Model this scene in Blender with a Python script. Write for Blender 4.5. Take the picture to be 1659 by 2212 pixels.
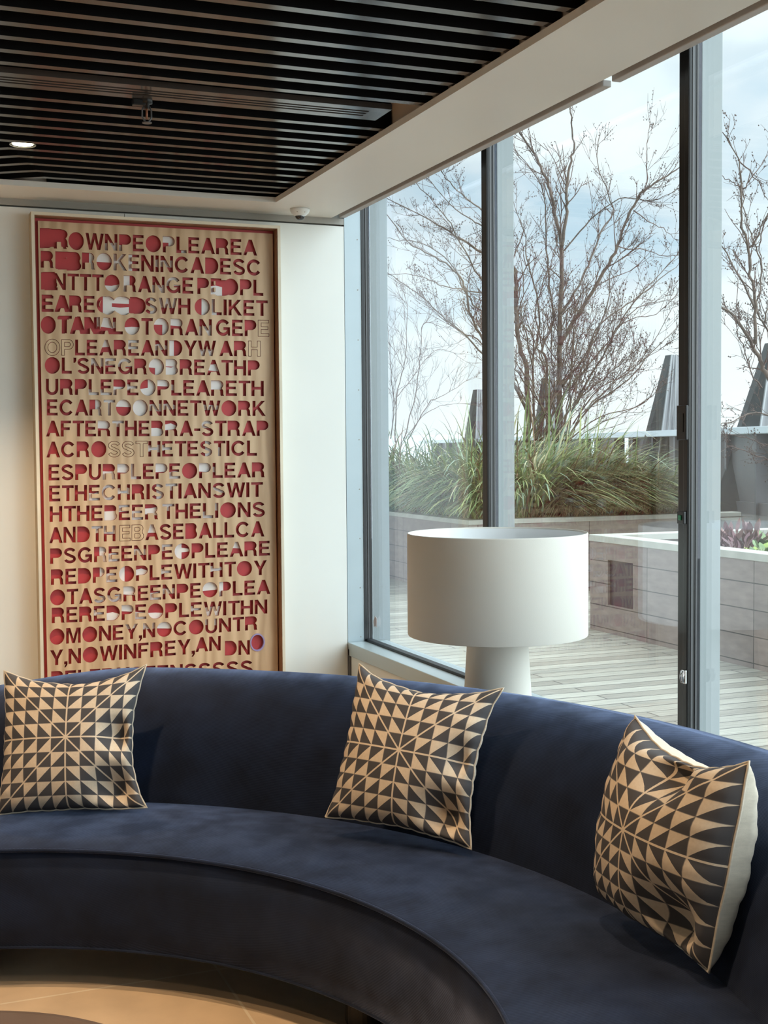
import bpy, bmesh, math, random
from math import sin, cos, pi, atan2, hypot, sqrt, radians
from mathutils import Vector, Matrix, noise
from mathutils.geometry import delaunay_2d_cdt

random.seed(7)
S = bpy.context.scene
for o in list(bpy.data.objects):
    bpy.data.objects.remove(o)
COL = S.collection

# ------------------------------------------------------------------ camera
W, H, F = 1659.0, 2212.0, 2800.0
EYE = Vector((0, 0, 1.5))
YD = Vector(((-284 - W/2)/F, (978 - H/2)/F, 1.0)).normalized()       # room depth axis seen by the camera
DN = Vector((.0081, 1.0, (H/2 - (978 - .0081*(W/2 + 284)))/F))
DN = (DN - YD*DN.dot(YD)).normalized()
ZD = -DN
XD = YD.cross(ZD)
ROT = Matrix((XD, YD, ZD))                                           # camera (right, down, forward) -> world


def ray(px, py):
    return ROT @ Vector(((px - W/2)/F, (py - H/2)/F, 1.0))


def ony(px, py, y):
    d = ray(px, py)
    return EYE + d*(y/d.y)


cam = bpy.data.cameras.new('camera')
cam.sensor_fit = 'VERTICAL'
cam.sensor_height = 36.0
cam.lens = F/H*36.0
cam.clip_start = .05
cam.clip_end = 2000
camo = bpy.data.objects.new('camera', cam)
COL.objects.link(camo)
r_, d_, f_ = ROT @ Vector((1, 0, 0)), ROT @ Vector((0, 1, 0)), ROT @ Vector((0, 0, 1))
M4 = Matrix((r_, -d_, -f_)).transposed().to_4x4()
M4.translation = EYE
camo.matrix_world = M4
S.camera = camo

# ------------------------------------------------------------------ exposure, sky, lamps' colour
S.view_settings.view_transform = 'Standard'
S.view_settings.look = 'None'
S.view_settings.gamma = 1.0
S.view_settings.use_curve_mapping = False
S.view_settings.exposure = 0.75
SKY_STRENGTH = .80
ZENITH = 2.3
ADDED_GLOW = 4.1                      # unseen sky glow added to light the room, behind the viewer's right shoulder
SPOT_W = 72.0
WARM = (1.0, .70, .42)

wd = bpy.data.worlds.new('overcast_sky')
S.world = wd
wd.use_nodes = True
nt = wd.node_tree
N, L = nt.nodes, nt.links
N.clear()


def wn(t, **k):
    n = N.new(t)
    for a, b in k.items():
        setattr(n, a, b)
    return n


tc = wn('ShaderNodeTexCoord')
mp = wn('ShaderNodeMapping')
mp.inputs['Scale'].default_value = (1.0, 1.0, 2.6)
mp.inputs['Location'].default_value = (.35, .1, .42)
L.new(tc.outputs['Generated'], mp.inputs['Vector'])
n1 = wn('ShaderNodeTexNoise')
n1.inputs['Scale'].default_value = 3.6
n1.inputs['Detail'].default_value = 7
n1.inputs['Roughness'].default_value = .52
n1.inputs['Distortion'].default_value = .35
L.new(mp.outputs[0], n1.inputs['Vector'])
cr = wn('ShaderNodeValToRGB')
e = cr.color_ramp.elements
e[0].position = .36; e[0].color = (.52, .68, .80, 1)
e[1].position = .66; e[1].color = (.93, .99, 1.0, 1)
m = e.new(.46); m.color = (.70, .80, .87, 1)
m = e.new(.54); m.color = (.82, .92, .96, 1)
L.new(n1.outputs['Fac'], cr.inputs['Fac'])
sx = wn('ShaderNodeSeparateXYZ')
L.new(tc.outputs['Generated'], sx.inputs[0])
hz = wn('ShaderNodeMapRange')                       # pale haze near the horizon
hz.inputs['From Min'].default_value = 0.0
hz.inputs['From Max'].default_value = .16
hz.inputs['To Min'].default_value = .75
hz.inputs['To Max'].default_value = 0.0
L.new(sx.outputs['Z'], hz.inputs['Value'])
mx = wn('ShaderNodeMixRGB')
mx.inputs['Color2'].default_value = (.86, .95, .97, 1)
L.new(hz.outputs[0], mx.inputs['Fac'])
L.new(cr.outputs[0], mx.inputs['Color1'])
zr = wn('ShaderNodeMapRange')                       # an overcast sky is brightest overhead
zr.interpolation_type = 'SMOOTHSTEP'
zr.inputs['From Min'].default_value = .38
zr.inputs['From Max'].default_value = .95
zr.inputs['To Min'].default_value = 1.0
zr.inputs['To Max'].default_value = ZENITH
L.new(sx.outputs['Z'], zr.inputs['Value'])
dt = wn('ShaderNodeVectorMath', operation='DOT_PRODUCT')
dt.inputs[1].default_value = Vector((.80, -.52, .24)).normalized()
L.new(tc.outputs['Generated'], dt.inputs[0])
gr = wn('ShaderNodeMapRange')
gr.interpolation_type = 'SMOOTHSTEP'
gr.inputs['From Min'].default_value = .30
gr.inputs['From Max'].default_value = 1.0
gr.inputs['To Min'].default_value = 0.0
gr.inputs['To Max'].default_value = ADDED_GLOW
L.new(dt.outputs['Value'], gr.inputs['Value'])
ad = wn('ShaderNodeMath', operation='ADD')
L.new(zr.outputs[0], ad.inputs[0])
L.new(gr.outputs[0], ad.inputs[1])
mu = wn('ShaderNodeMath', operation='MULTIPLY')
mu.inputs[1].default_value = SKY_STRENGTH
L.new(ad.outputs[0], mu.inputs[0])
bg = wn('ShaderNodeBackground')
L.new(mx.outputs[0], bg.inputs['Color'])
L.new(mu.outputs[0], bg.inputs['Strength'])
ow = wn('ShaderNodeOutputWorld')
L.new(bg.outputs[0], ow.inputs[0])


# ------------------------------------------------------------------ helpers
def tag(o, label=None, cat=None, group=None, kind=None):
    for k, v in (('label', label), ('category', cat), ('group', group), ('kind', kind)):
        if v:
            o[k] = v
    return o


def empty(name, loc=(0, 0, 0), rz=0):
    o = bpy.data.objects.new(name, None)
    o.empty_display_size = .05
    o.location = loc
    o.rotation_euler = (0, 0, rz)
    COL.objects.link(o)
    return o


class MB:
    def __init__(s):
        s.v, s.f, s.m = [], [], []

    def quad(s, *p, mi=0):
        b = len(s.v)
        s.v += [tuple(q) for q in p]
        s.f.append(tuple(range(b, b + len(p))))
        s.m.append(mi)

    def box(s, x0, x1, y0, y1, z0, z1, mi=0):
        b = len(s.v)
        s.v += [(x, y, z) for z in (z0, z1) for y in (y0, y1) for x in (x0, x1)]
        for q in ((0, 2, 3, 1), (4, 5, 7, 6), (0, 1, 5, 4), (2, 6, 7, 3), (0, 4, 6, 2), (1, 3, 7, 5)):
            s.f.append(tuple(b + i for i in q))
            s.m.append(mi)

    def tube(s, pts, rad, n=6, mi=0, cap=True):
        pts = [Vector(p) for p in pts]
        rr = rad if hasattr(rad, '__len__') else [rad]*len(pts)
        up = None
        b0 = len(s.v)
        for i, p in enumerate(pts):
            t = (pts[min(i + 1, len(pts) - 1)] - pts[max(i - 1, 0)])
            if t.length < 1e-9:
                t = Vector((0, 0, 1))
            t.normalize()
            if up is None:
                up = t.orthogonal().normalized()
            else:
                up = (up - t*up.dot(t))
                up = up.normalized() if up.length > 1e-6 else t.orthogonal().normalized()
            w = t.cross(up)
            for k in range(n):
                a = 2*pi*k/n
                s.v.append(tuple(p + (up*cos(a) + w*sin(a))*rr[i]))
        for i in range(len(pts) - 1):
            for k in range(n):
                k2 = (k + 1) % n
                s.f.append((b0 + i*n + k, b0 + i*n + k2, b0 + (i + 1)*n + k2, b0 + (i + 1)*n + k))
                s.m.append(mi)
        if cap:
            s.f.append(tuple(b0 + k for k in range(n))[::-1]); s.m.append(mi)
            e0 = b0 + (len(pts) - 1)*n
            s.f.append(tuple(e0 + k for k in range(n))); s.m.append(mi)

    def lathe(s, prof, n=48, c=(0, 0), mi=0, close=False):
        b0 = len(s.v)
        for r, z in prof:
            for k in range(n):
                a = 2*pi*k/n
                s.v.append((c[0] + r*cos(a), c[1] + r*sin(a), z))
        for i in range(len(prof) - 1):
            for k in range(n):
                k2 = (k + 1) % n
                s.f.append((b0 + i*n + k, b0 + i*n + k2, b0 + (i + 1)*n + k2, b0 + (i + 1)*n + k)); s.m.append(mi)
        if close:
            s.f.append(tuple(b0 + k for k in range(n))[::-1]); s.m.append(mi)
            e0 = b0 + (len(prof) - 1)*n
            s.f.append(tuple(e0 + k for k in range(n))); s.m.append(mi)

    def build(s, name, mats, parent=None, smooth=False, bevel=0, merge=False, fix=True):
        me = bpy.data.meshes.new(name)
        me.from_pydata(s.v, [], s.f)
        mats = mats if isinstance(mats, (list, tuple)) else [mats]
        for q in mats:
            me.materials.append(q)
        me.polygons.foreach_set('material_index', s.m)
        if smooth:
            me.polygons.foreach_set('use_smooth', [True]*len(me.polygons))
        if fix or merge:
            bm = bmesh.new()
            bm.from_mesh(me)
            if merge:
                bmesh.ops.remove_doubles(bm, verts=bm.verts, dist=1e-5)
            bmesh.ops.recalc_face_normals(bm, faces=bm.faces)
            bm.to_mesh(me)
            bm.free()
        o = bpy.data.objects.new(name, me)
        COL.objects.link(o)
        if parent:
            o.parent = parent
        if bevel:
            md = o.modifiers.new('bevel', 'BEVEL')
            md.width = bevel
            md.segments = 2
            md.limit_method = 'ANGLE'
        return o


def mat(name, col, rough=.6, metal=0, spec=.5, vary=0, vscale=6, bump=0, bscale=80, stretch=(1, 1, 1), sheen=0, sheen_col=None, coat=0, emit=None):
    m = bpy.data.materials.new(name)
    m.use_nodes = True
    n, l = m.node_tree.nodes, m.node_tree.links
    p = n['Principled BSDF']
    p.inputs['Base Color'].default_value = (*col, 1)
    p.inputs['Roughness'].default_value = rough
    p.inputs['Metallic'].default_value = metal
    p.inputs['Specular IOR Level'].default_value = spec
    p.inputs['Coat Weight'].default_value = coat
    if sheen:
        p.inputs['Sheen Weight'].default_value = sheen
        p.inputs['Sheen Roughness'].default_value = .35
        if sheen_col:
            p.inputs['Sheen Tint'].default_value = (*sheen_col, 1)
    if emit:
        p.inputs['Emission Color'].default_value = (*emit[:3], 1)
        p.inputs['Emission Strength'].default_value = emit[3]
    if vary or bump:
        t = n.new('ShaderNodeTexCoord')
        mpn = n.new('ShaderNodeMapping')
        mpn.inputs['Scale'].default_value = stretch
        l.new(t.outputs['Object'], mpn.inputs[0])
    if vary:
        nz = n.new('ShaderNodeTexNoise')
        nz.inputs['Scale'].default_value = vscale
        nz.inputs['Detail'].default_value = 6
        l.new(mpn.outputs[0], nz.inputs['Vector'])
        rp = n.new('ShaderNodeValToRGB')
        a, b = rp.color_ramp.elements
        a.position, b.position = .3, .7
        a.color = (*[c*(1 - vary) for c in col], 1)
        b.color = (*[min(1, c*(1 + vary)) for c in col], 1)
        l.new(nz.outputs['Fac'], rp.inputs[0])
        l.new(rp.outputs[0], p.inputs['Base Color'])
    if bump:
        nb = n.new('ShaderNodeTexNoise')
        nb.inputs['Scale'].default_value = bscale
        nb.inputs['Detail'].default_value = 4
        l.new(mpn.outputs[0], nb.inputs['Vector'])
        bp = n.new('ShaderNodeBump')
        bp.inputs['Strength'].default_value = bump
        bp.inputs['Distance'].default_value = .004
        l.new(nb.outputs['Fac'], bp.inputs['Height'])
        l.new(bp.outputs[0], p.inputs['Normal'])
    return m


def tile_mat(name, c1, c2, mortar, bw, bh, msize, rough, axes, offset=.5, vary=.25, vscale=5, stretch=(1, 1, 1), bump=.15):
    """slabs / boards laid out along two object axes"""
    m = bpy.data.materials.new(name)
    m.use_nodes = True
    n, l = m.node_tree.nodes, m.node_tree.links
    p = n['Principled BSDF']
    p.inputs['Roughness'].default_value = rough
    t = n.new('ShaderNodeTexCoord')
    sp = n.new('ShaderNodeSeparateXYZ')
    l.new(t.outputs['Object'], sp.inputs[0])
    cb = n.new('ShaderNodeCombineXYZ')
    l.new(sp.outputs[axes[0]], cb.inputs[0])
    l.new(sp.outputs[axes[1]], cb.inputs[1])
    br = n.new('ShaderNodeTexBrick')
    br.offset = offset
    br.inputs['Scale'].default_value = 1
    br.inputs['Brick Width'].default_value = bw
    br.inputs['Row Height'].default_value = bh
    br.inputs['Mortar Size'].default_value = msize
    br.inputs['Mortar Smooth'].default_value = .1
    br.inputs['Color1'].default_value = (*c1, 1)
    br.inputs['Color2'].default_value = (*c2, 1)
    br.inputs['Mortar'].default_value = (*mortar, 1)
    l.new(cb.outputs[0], br.inputs['Vector'])
    mpn = n.new('ShaderNodeMapping')
    mpn.inputs['Scale'].default_value = stretch
    l.new(cb.outputs[0], mpn.inputs[0])
    nz = n.new('ShaderNodeTexNoise')
    nz.inputs['Scale'].default_value = vscale
    nz.inputs['Detail'].default_value = 7
    l.new(mpn.outputs[0], nz.inputs['Vector'])
    mr = n.new('ShaderNodeMapRange')
    mr.inputs['From Min'].default_value = .3
    mr.inputs['From Max'].default_value = .7
    mr.inputs['To Min'].default_value = 1 - vary
    mr.inputs['To Max'].default_value = 1 + vary
    l.new(nz.outputs['Fac'], mr.inputs['Value'])
    mm = n.new('ShaderNodeMixRGB')
    mm.blend_type = 'MULTIPLY'
    mm.inputs['Fac'].default_value = 1
    l.new(br.outputs['Color'], mm.inputs['Color1'])
    l.new(mr.outputs[0], mm.inputs['Color2'])
    l.new(mm.outputs[0], p.inputs['Base Color'])
    bp = n.new('ShaderNodeBump')
    bp.inputs['Strength'].default_value = bump
    bp.inputs['Distance'].default_value = .004
    iv = n.new('ShaderNodeMath')
    iv.operation = 'SUBTRACT'
    iv.inputs[0].default_value = 1
    l.new(br.outputs['Fac'], iv.inputs[1])
    l.new(iv.outputs[0], bp.inputs['Height'])
    l.new(bp.outputs[0], p.inputs['Normal'])
    return m


def glass_mat(name, tint, spec_tint, ior=1.5):
    m = bpy.data.materials.new(name)
    m.use_nodes = True
    n, l = m.node_tree.nodes, m.node_tree.links
    n.clear()
    tr = n.new('ShaderNodeBsdfTransparent')
    tr.inputs[0].default_value = (*tint, 1)
    gl = n.new('ShaderNodeBsdfGlossy')
    gl.inputs['Color'].default_value = (*spec_tint, 1)
    gl.inputs['Roughness'].default_value = 0.0
    fr = n.new('ShaderNodeFresnel')
    fr.inputs[0].default_value = ior
    # both faces of a pane behave as air-to-glass
    geo = n.new('ShaderNodeNewGeometry')
    ir = n.new('ShaderNodeMix')
    ir.inputs['A'].default_value = ior
    ir.inputs['B'].default_value = 1/ior
    l.new(geo.outputs['Backfacing'], ir.inputs['Factor'])
    l.new(ir.outputs['Result'], fr.inputs[0])
    mxs = n.new('ShaderNodeMixShader')
    l.new(fr.outputs[0], mxs.inputs[0])
    l.new(tr.outputs[0], mxs.inputs[1])
    l.new(gl.outputs[0], mxs.inputs[2])
    o = n.new('ShaderNodeOutputMaterial')
    l.new(mxs.outputs[0], o.inputs[0])
    return m


M = dict(
    wall=mat('wall_paint', (.74, .745, .715), .6, vary=.02, vscale=2),
    soffit=mat('soffit_paint', (.74, .71, .66), .45, vary=.015, vscale=2),
    gap=mat('shadow_gap_grey', (.30, .28, .25), .5),
    tray=mat('tray_side_beige', (.86, .70, .56), .5),
    black=mat('ceiling_void_black', (.002, .002, .002), .8, spec=.1),
    slat=mat('slat_bronze_underside', (.060, .050, .046), .16, spec=.9),
    slat_side=mat('slat_shaded_side', (.0025, .0025, .003), .7, spec=.12),  # same slat as the underside, its shade put into the black
    diffuser=mat('diffuser_bronze', (.060, .050, .046), .18, spec=.9),
    alu=mat('window_aluminium', (.40, .47, .51), .4, metal=.2, vary=.02),
    alu_out=mat('fin_aluminium', (.235, .26, .26), .5, metal=.1),
    sill=mat('sill_metal', (.48, .55, .57), .3, metal=.3),
    gasket=mat('gasket_black', (.012, .012, .014), .45),
    gasket_grey=mat('gasket_grey', (.09, .09, .095), .4),
    bronze=mat('mullion_dark', (.012, .011, .011), .3, spec=.4),
    blind=mat('blind_rail', (.46, .43, .41), .5),
    slotdark=mat('blind_slot_dark', (.022, .02, .018), .8, spec=.2),
    glass=glass_mat('window_glass', (.95, .975, .97), (.90, .88, 1.0)),
    whiteplastic=mat('white_plastic', (.72, .72, .70), .35),
    darkdome=mat('smoked_dome', (.02, .02, .022), .08, spec=.8),
    steel=mat('brushed_steel', (.45, .45, .45), .25, metal=.9),
    chrome=mat('chrome', (.7, .7, .72), .12, metal=1),
    blackplastic=mat('black_plastic', (.01, .01, .011), .4),
    oak=mat('pale_oak', (.56, .44, .29), .5, vary=.12, vscale=3, stretch=(12, 12, .8)),
    oak_white=mat('limed_oak_face', (.68, .60, .47), .5, vary=.16, vscale=2.2, stretch=(1, 1, 1)),
    oak_dark=mat('frame_inner_brown', (.26, .13, .07), .5, vary=.2, vscale=4, stretch=(9, 9, 1)),
    red=mat('red_paint', (.46, .042, .046), .55, vary=.08, vscale=14),
    whitepaint=mat('white_paint_patch', (.78, .75, .72), .5),
    lavender=mat('lavender_ring', (.30, .26, .50), .5),
    linen=mat('lamp_linen', (.82, .785, .715), .8, bump=.12, bscale=700),
    lampinner=mat('lamp_inner_white', (.86, .87, .88), .6),
    cream=mat('cream_linen', (.66, .58, .47), .85, vary=.06, vscale=30, bump=.35, bscale=420, stretch=(1, 1, 6)),
    table=mat('table_brown', (.085, .055, .04), .4, vary=.1, vscale=8),
    foot=mat('foot_black', (.01, .009, .008), .5),
    soil=mat('planter_soil', (.05, .038, .028), .95, vary=.4, vscale=20, bump=.6, bscale=40),
    coping=mat('coping_stone', (.52, .51, .45), .55, vary=.12, vscale=5),
    niche=mat('niche_dark', (.055, .04, .045), .4),
    bark=mat('bark', (.13, .095, .075), .85, vary=.35, vscale=25, bump=.4, bscale=60),
    twig=mat('twig', (.12, .075, .062), .8),
    bud=mat('bud', (.09, .06, .05), .7),
    g1=mat('blade_green', (.20, .28, .11), .45),
    g2=mat('blade_yellowgreen', (.42, .46, .19), .4),
    g3=mat('blade_straw', (.54, .49, .30), .5),
    g4=mat('blade_brown', (.19, .115, .065), .7),
    g5=mat('blade_bluegreen', (.22, .31, .21), .4),
    red_leaf=mat('leaf_maroon', (.14, .05, .06), .5, vary=.3, vscale=20),
    pink_leaf=mat('leaf_pinkbrown', (.30, .17, .15), .55, vary=.3, vscale=20),
    green_leaf=mat('leaf_green', (.17, .26, .10), .5, vary=.35, vscale=15),
    lime_leaf=mat('leaf_lime', (.36, .50, .10), .5, vary=.2, vscale=15),
    panel_grey=mat('parapet_panel_grey', (.17, .165, .17), .4, vary=.08, vscale=4),
    panel_dark=mat('parapet_dark', (.07, .055, .055), .45),
    cap=mat('parapet_cap', (.62, .68, .73), .3, metal=.3),
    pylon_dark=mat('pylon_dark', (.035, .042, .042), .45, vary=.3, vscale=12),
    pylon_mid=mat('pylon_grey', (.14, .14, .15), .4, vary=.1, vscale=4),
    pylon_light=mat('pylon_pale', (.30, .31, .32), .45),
    wet=mat('wet_stone', (.30, .29, .26), .06, vary=.35, vscale=1.6, spec=.6),
    city1=mat('city_stone', (.55, .47, .38), .8, vary=.2, vscale=.3),
    city2=mat('city_white', (.72, .70, .66), .8),
    city3=mat('city_brick', (.42, .22, .16), .8, vary=.2, vscale=.4),
    cityground=mat('city_ground_hazed', (.62, .66, .67), .9, vary=.2, vscale=.02),  # distance haze put into the pale ground colour
    hills=mat('far_hills_hazed', (.78, .84, .87), .95, vary=.08, vscale=.01),  # haze painted in: hills paled close to the sky
    sticker=mat('pink_sticker', (.55, .45, .44), .6),
    green=mat('green_button', (.02, .28, .12), .4),
    lens=mat('downlight_lens', (1, .9, .6), .3, emit=(1, .88, .55, 22)),
    floor=tile_mat('floor_limestone', (.57, .43, .29), (.60, .455, .31), (.68, .58, .44), .9, .9, .004, .38, 'YX', 0, .10, 7),
    deck=tile_mat('deck_boards', (.44, .42, .355), (.26, .24, .20), (.07, .065, .06), 2.1, .14, .006, .55, 'XY', .37, .28, 9, (.35, 9, 1), .35),
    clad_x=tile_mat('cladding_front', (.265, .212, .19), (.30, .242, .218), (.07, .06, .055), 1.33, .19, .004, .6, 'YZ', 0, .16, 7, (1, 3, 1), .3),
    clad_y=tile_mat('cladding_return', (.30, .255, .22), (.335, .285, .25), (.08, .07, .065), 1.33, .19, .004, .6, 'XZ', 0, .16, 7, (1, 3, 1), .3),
)


def velvet():
    m = mat('navy_velvet', (.006, .0112, .028), .8, spec=.2, vary=.42, vscale=9, sheen=.7, sheen_col=(.46, .58, .95))
    n, l = m.node_tree.nodes, m.node_tree.links
    p = n['Principled BSDF']
    t = n.new('ShaderNodeTexCoord')
    w = n.new('ShaderNodeTexWave')
    w.bands_direction = 'DIAGONAL'
    w.inputs['Scale'].default_value = 95
    w.inputs['Distortion'].default_value = 1.2
    w.inputs['Detail'].default_value = 1
    l.new(t.outputs['Object'], w.inputs['Vector'])
    b = n.new('ShaderNodeBump')
    b.inputs['Strength'].default_value = .14
    b.inputs['Distance'].default_value = .002
    l.new(w.outputs['Fac'], b.inputs['Height'])
    l.new(b.outputs[0], p.inputs['Normal'])
    nz = n.new('ShaderNodeTexNoise')               # brushed pile: patches that catch more light
    nz.inputs['Scale'].default_value = 11
    nz.inputs['Detail'].default_value = 5
    l.new(t.outputs['Object'], nz.inputs['Vector'])
    mr = n.new('ShaderNodeMapRange')
    mr.inputs['From Min'].default_value = .35
    mr.inputs['From Max'].default_value = .65
    mr.inputs['To Min'].default_value = .42
    mr.inputs['To Max'].default_value = .98
    l.new(nz.outputs['Fac'], mr.inputs['Value'])
    l.new(mr.outputs[0], p.inputs['Sheen Weight'])
    return m


M['velvet'] = velvet()


def ply_mat():
    m = mat('plywood_face', (.50, .335, .19), .45, vary=0)
    n, l = m.node_tree.nodes, m.node_tree.links
    p = n['Principled BSDF']
    t = n.new('ShaderNodeTexCoord')
    mpn = n.new('ShaderNodeMapping')
    mpn.inputs['Scale'].default_value = (3.2, 1, .55)
    l.new(t.outputs['Object'], mpn.inputs[0])
    w = n.new('ShaderNodeTexWave')
    w.bands_direction = 'X'
    w.inputs['Scale'].default_value = 1.6
    w.inputs['Distortion'].default_value = 9
    w.inputs['Detail'].default_value = 4
    w.inputs['Detail Scale'].default_value = 1.3
    l.new(mpn.outputs[0], w.inputs['Vector'])
    rp = n.new('ShaderNodeValToRGB')
    a, b = rp.color_ramp.elements
    a.position, b.position = 0, 1
    a.color = (.47, .305, .175, 1)
    b.color = (.62, .43, .265, 1)
    l.new(w.outputs['Fac'], rp.inputs[0])
    l.new(rp.outputs[0], p.inputs['Base Color'])
    return m


M['ply'] = ply_mat()


def cushion_mat():
    """half-square triangles in eight sectors with pale seam lines, driven by the cushion's UV map"""
    m = mat('triangle_print', (.5, .4, .3), .8)
    n, l = m.node_tree.nodes, m.node_tree.links
    p = n['Principled BSDF']

    def mth(op, a, b=None):
        k = n.new('ShaderNodeMath')
        k.operation = op
        for i, x in enumerate((a, b)):
            if x is None:
                continue
            if isinstance(x, (int, float)):
                k.inputs[i].default_value = x
            else:
                l.new(x, k.inputs[i])
        return k.outputs[0]

    uv = n.new('ShaderNodeUVMap')
    sp = n.new('ShaderNodeSeparateXYZ')
    l.new(uv.outputs[0], sp.inputs[0])
    au = mth('MULTIPLY', mth('ABSOLUTE', mth('SUBTRACT', sp.outputs[0], .5)), 10.0)
    av = mth('MULTIPLY', mth('ABSOLUTE', mth('SUBTRACT', sp.outputs[1], .5)), 10.0)
    iu, iv = mth('FLOOR', au), mth('FLOOR', av)
    fu, fv = mth('FRACT', au), mth('FRACT', av)
    l1 = mth('MULTIPLY', mth('GREATER_THAN', iu, mth('ADD', iv, .5)), mth('GREATER_THAN', fv, fu))
    l2 = mth('MULTIPLY', mth('GREATER_THAN', iv, mth('ADD', iu, .5)), mth('GREATER_THAN', fu, fv))
    light = mth('MAXIMUM', l1, l2)
    lw = .055
    ln = mth('MAXIMUM', mth('LESS_THAN', au, lw), mth('LESS_THAN', av, lw))
    ln = mth('MAXIMUM', ln, mth('LESS_THAN', mth('ABSOLUTE', mth('SUBTRACT', au, av)), lw*1.3))
    light = mth('MAXIMUM', light, ln)
    # thin woven grid between the cells
    gu = mth('GREATER_THAN', mth('ABSOLUTE', mth('SUBTRACT', fu, .5)), .475)
    gv = mth('GREATER_THAN', mth('ABSOLUTE', mth('SUBTRACT', fv, .5)), .475)
    grid = mth('MULTIPLY', mth('MAXIMUM', gu, gv), mth('SUBTRACT', 1.0, ln))
    t = n.new('ShaderNodeTexCoord')
    nz = n.new('ShaderNodeTexNoise')
    nz.inputs['Scale'].default_value = 160
    l.new(t.outputs['Object'], nz.inputs['Vector'])
    c1 = n.new('ShaderNodeMixRGB')
    c1.inputs['Color1'].default_value = (.60, .47, .34, 1)
    c1.inputs['Color2'].default_value = (.72, .60, .46, 1)
    l.new(nz.outputs['Fac'], c1.inputs['Fac'])
    c2 = n.new('ShaderNodeMixRGB')
    c2.inputs['Color1'].default_value = (.062, .058, .062, 1)
    l.new(light, c2.inputs['Fac'])
    l.new(c1.outputs[0], c2.inputs['Color2'])
    c3 = n.new('ShaderNodeMixRGB')
    l.new(mth('MULTIPLY', grid, .6), c3.inputs['Fac'])
    l.new(c2.outputs[0], c3.inputs['Color1'])
    c3.inputs['Color2'].default_value = (.12, .105, .10, 1)
    l.new(c3.outputs[0], p.inputs['Base Color'])
    bp = n.new('ShaderNodeBump')
    bp.inputs['Strength'].default_value = .5
    bp.inputs['Distance'].default_value = .003
    hgt = mth('SUBTRACT', mth('ADD', mth('MULTIPLY', light, .3), mth('MULTIPLY', ln, .8)), mth('MULTIPLY', grid, .5))
    l.new(hgt, bp.inputs['Height'])
    l.new(bp.outputs[0], p.inputs['Normal'])
    return m


M['print'] = cushion_mat()

# ------------------------------------------------------------------ the setting
WX, GX, OX = 2.338, 2.44, 2.474          # reveal edge, inner frame face, glass plane
AY = 6.427                               # artwork wall
ZS = 2.7                                 # soffit
TX, TY = 1.872, 6.112                    # edges of the ceiling tray
XL, YB = -5.0, -4.5                      # far left and rear of the room


def struct(mb, name, mats, **k):
    o = mb.build(name, mats, **k)
    o['kind'] = 'structure'
    return o


b = MB(); b.box(XL - .2, GX + .1, YB - .2, AY + .2, -.2, 0)
struct(b, 'floor', M['floor'])
# wall with the artwork: separate white panels meeting in a fine joint
b = MB()
xs = [XL, -3.6, -1.9, -.25, 1.195, WX]
for x0, x1 in zip(xs[:-1], xs[1:]):
    b.box(x0 + .0015, x1 - .0015, AY, AY + .03, 0, 2.66)
b.box(XL - .2, WX, AY + .03, AY + .2, -.2, 3.3, 1)
struct(b, 'wall_back', [M['wall'], M['gap']])
b = MB(); b.box(XL, WX - .002, AY - .004, AY + .03, 2.668, 2.70)
struct(b, 'trim_1', M['gap'])
b = MB(); b.box(XL - .2, XL, YB, AY, -.2, 3.3)
struct(b, 'wall_left', M['wall'])
b = MB(); b.box(XL, GX, YB - .2, YB, -.2, 3.3)
struct(b, 'wall_rear', M['wall'])
b = MB()
b.box(WX + .012, GX + .1, YB, AY, 0, .405)
struct(b, 'wall_right', M['wall'])
b = MB(); b.box(WX, WX + .06, AY - .02, AY, 0, .44)
struct(b, 'trim_2', M['gasket_grey'])
# ceiling: white soffit around a recessed tray, black void above
b = MB()
t = .025
b.box(TX, WX - .07, YB, AY + .03, ZS, ZS + t)
b.box(XL, TX, TY, AY + .03, ZS, ZS + t)
b.box(TX + .041, TX + .07, YB, TY + .06, ZS + t, 3.2, 1)
b.box(XL, TX + .07, TY + .075, TY + .095, ZS + t, 3.2, 1)
b.box(XL, WX + .3, YB, AY, 3.2, 3.3, 2)
struct(b, 'ceiling', [M['soffit'], M['tray'], M['black']])
# blind slot along the glass
b = MB()
b.box(WX - .07, WX + .0, YB, AY, 2.86, 2.88)
b.box(WX - .07, WX - .064, YB, AY, ZS + t, 2.88)
b.box(WX + .0, GX + .14, YB, AY, 3.06, 3.2)
struct(b, 'trim_3', M['slotdark'])
# sill
b = MB()
b.box(WX, GX, YB, AY, .405, .475)
b.box(OX + .012, 2.57, YB, AY + .02, .36, .47)
struct(b, 'trim_5', M['sill'], bevel=.003)
b = MB(); b.box(GX, OX, YB, AY, .44, .488)
struct(b, 'trim_6', M['gasket'])
b = MB(); b.box(OX, 2.57, YB, AY + .02, 3.04, 3.2)
struct(b, 'trim_7', M['alu_out'])
# jamb where the glass meets the artwork wall
b = MB()
b.box(WX + .0015, GX - .008, AY, AY + .03, .475, 3.06)
struct(b, 'trim_8', M['alu'])
b = MB()
for i in range(9):
    z = .50 + i*.262
    b.tube([(2.412, AY - .0015, z), (2.412, AY + .002, z)], .0035, 10)
struct(b, 'trim_9', M['gap'])
b = MB()
for x0, x1, y, mi in ((2.432, 2.446, -.004, 0), (2.446, 2.456, .004, 1), (2.456, 2.463, -.001, 1), (2.463, 2.478, .006, 2)):
    b.box(x0, x1, AY + y, AY + .04, .475, 3.06, mi)
struct(b, 'trim_10', [M['gasket'], M['gasket_grey'], M['bronze']])
b = MB(); b.box(2.487, 2.572, AY + .02, AY + .06, .3, 3.2)
struct(b, 'trim_11', M['alu_out'])

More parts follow.
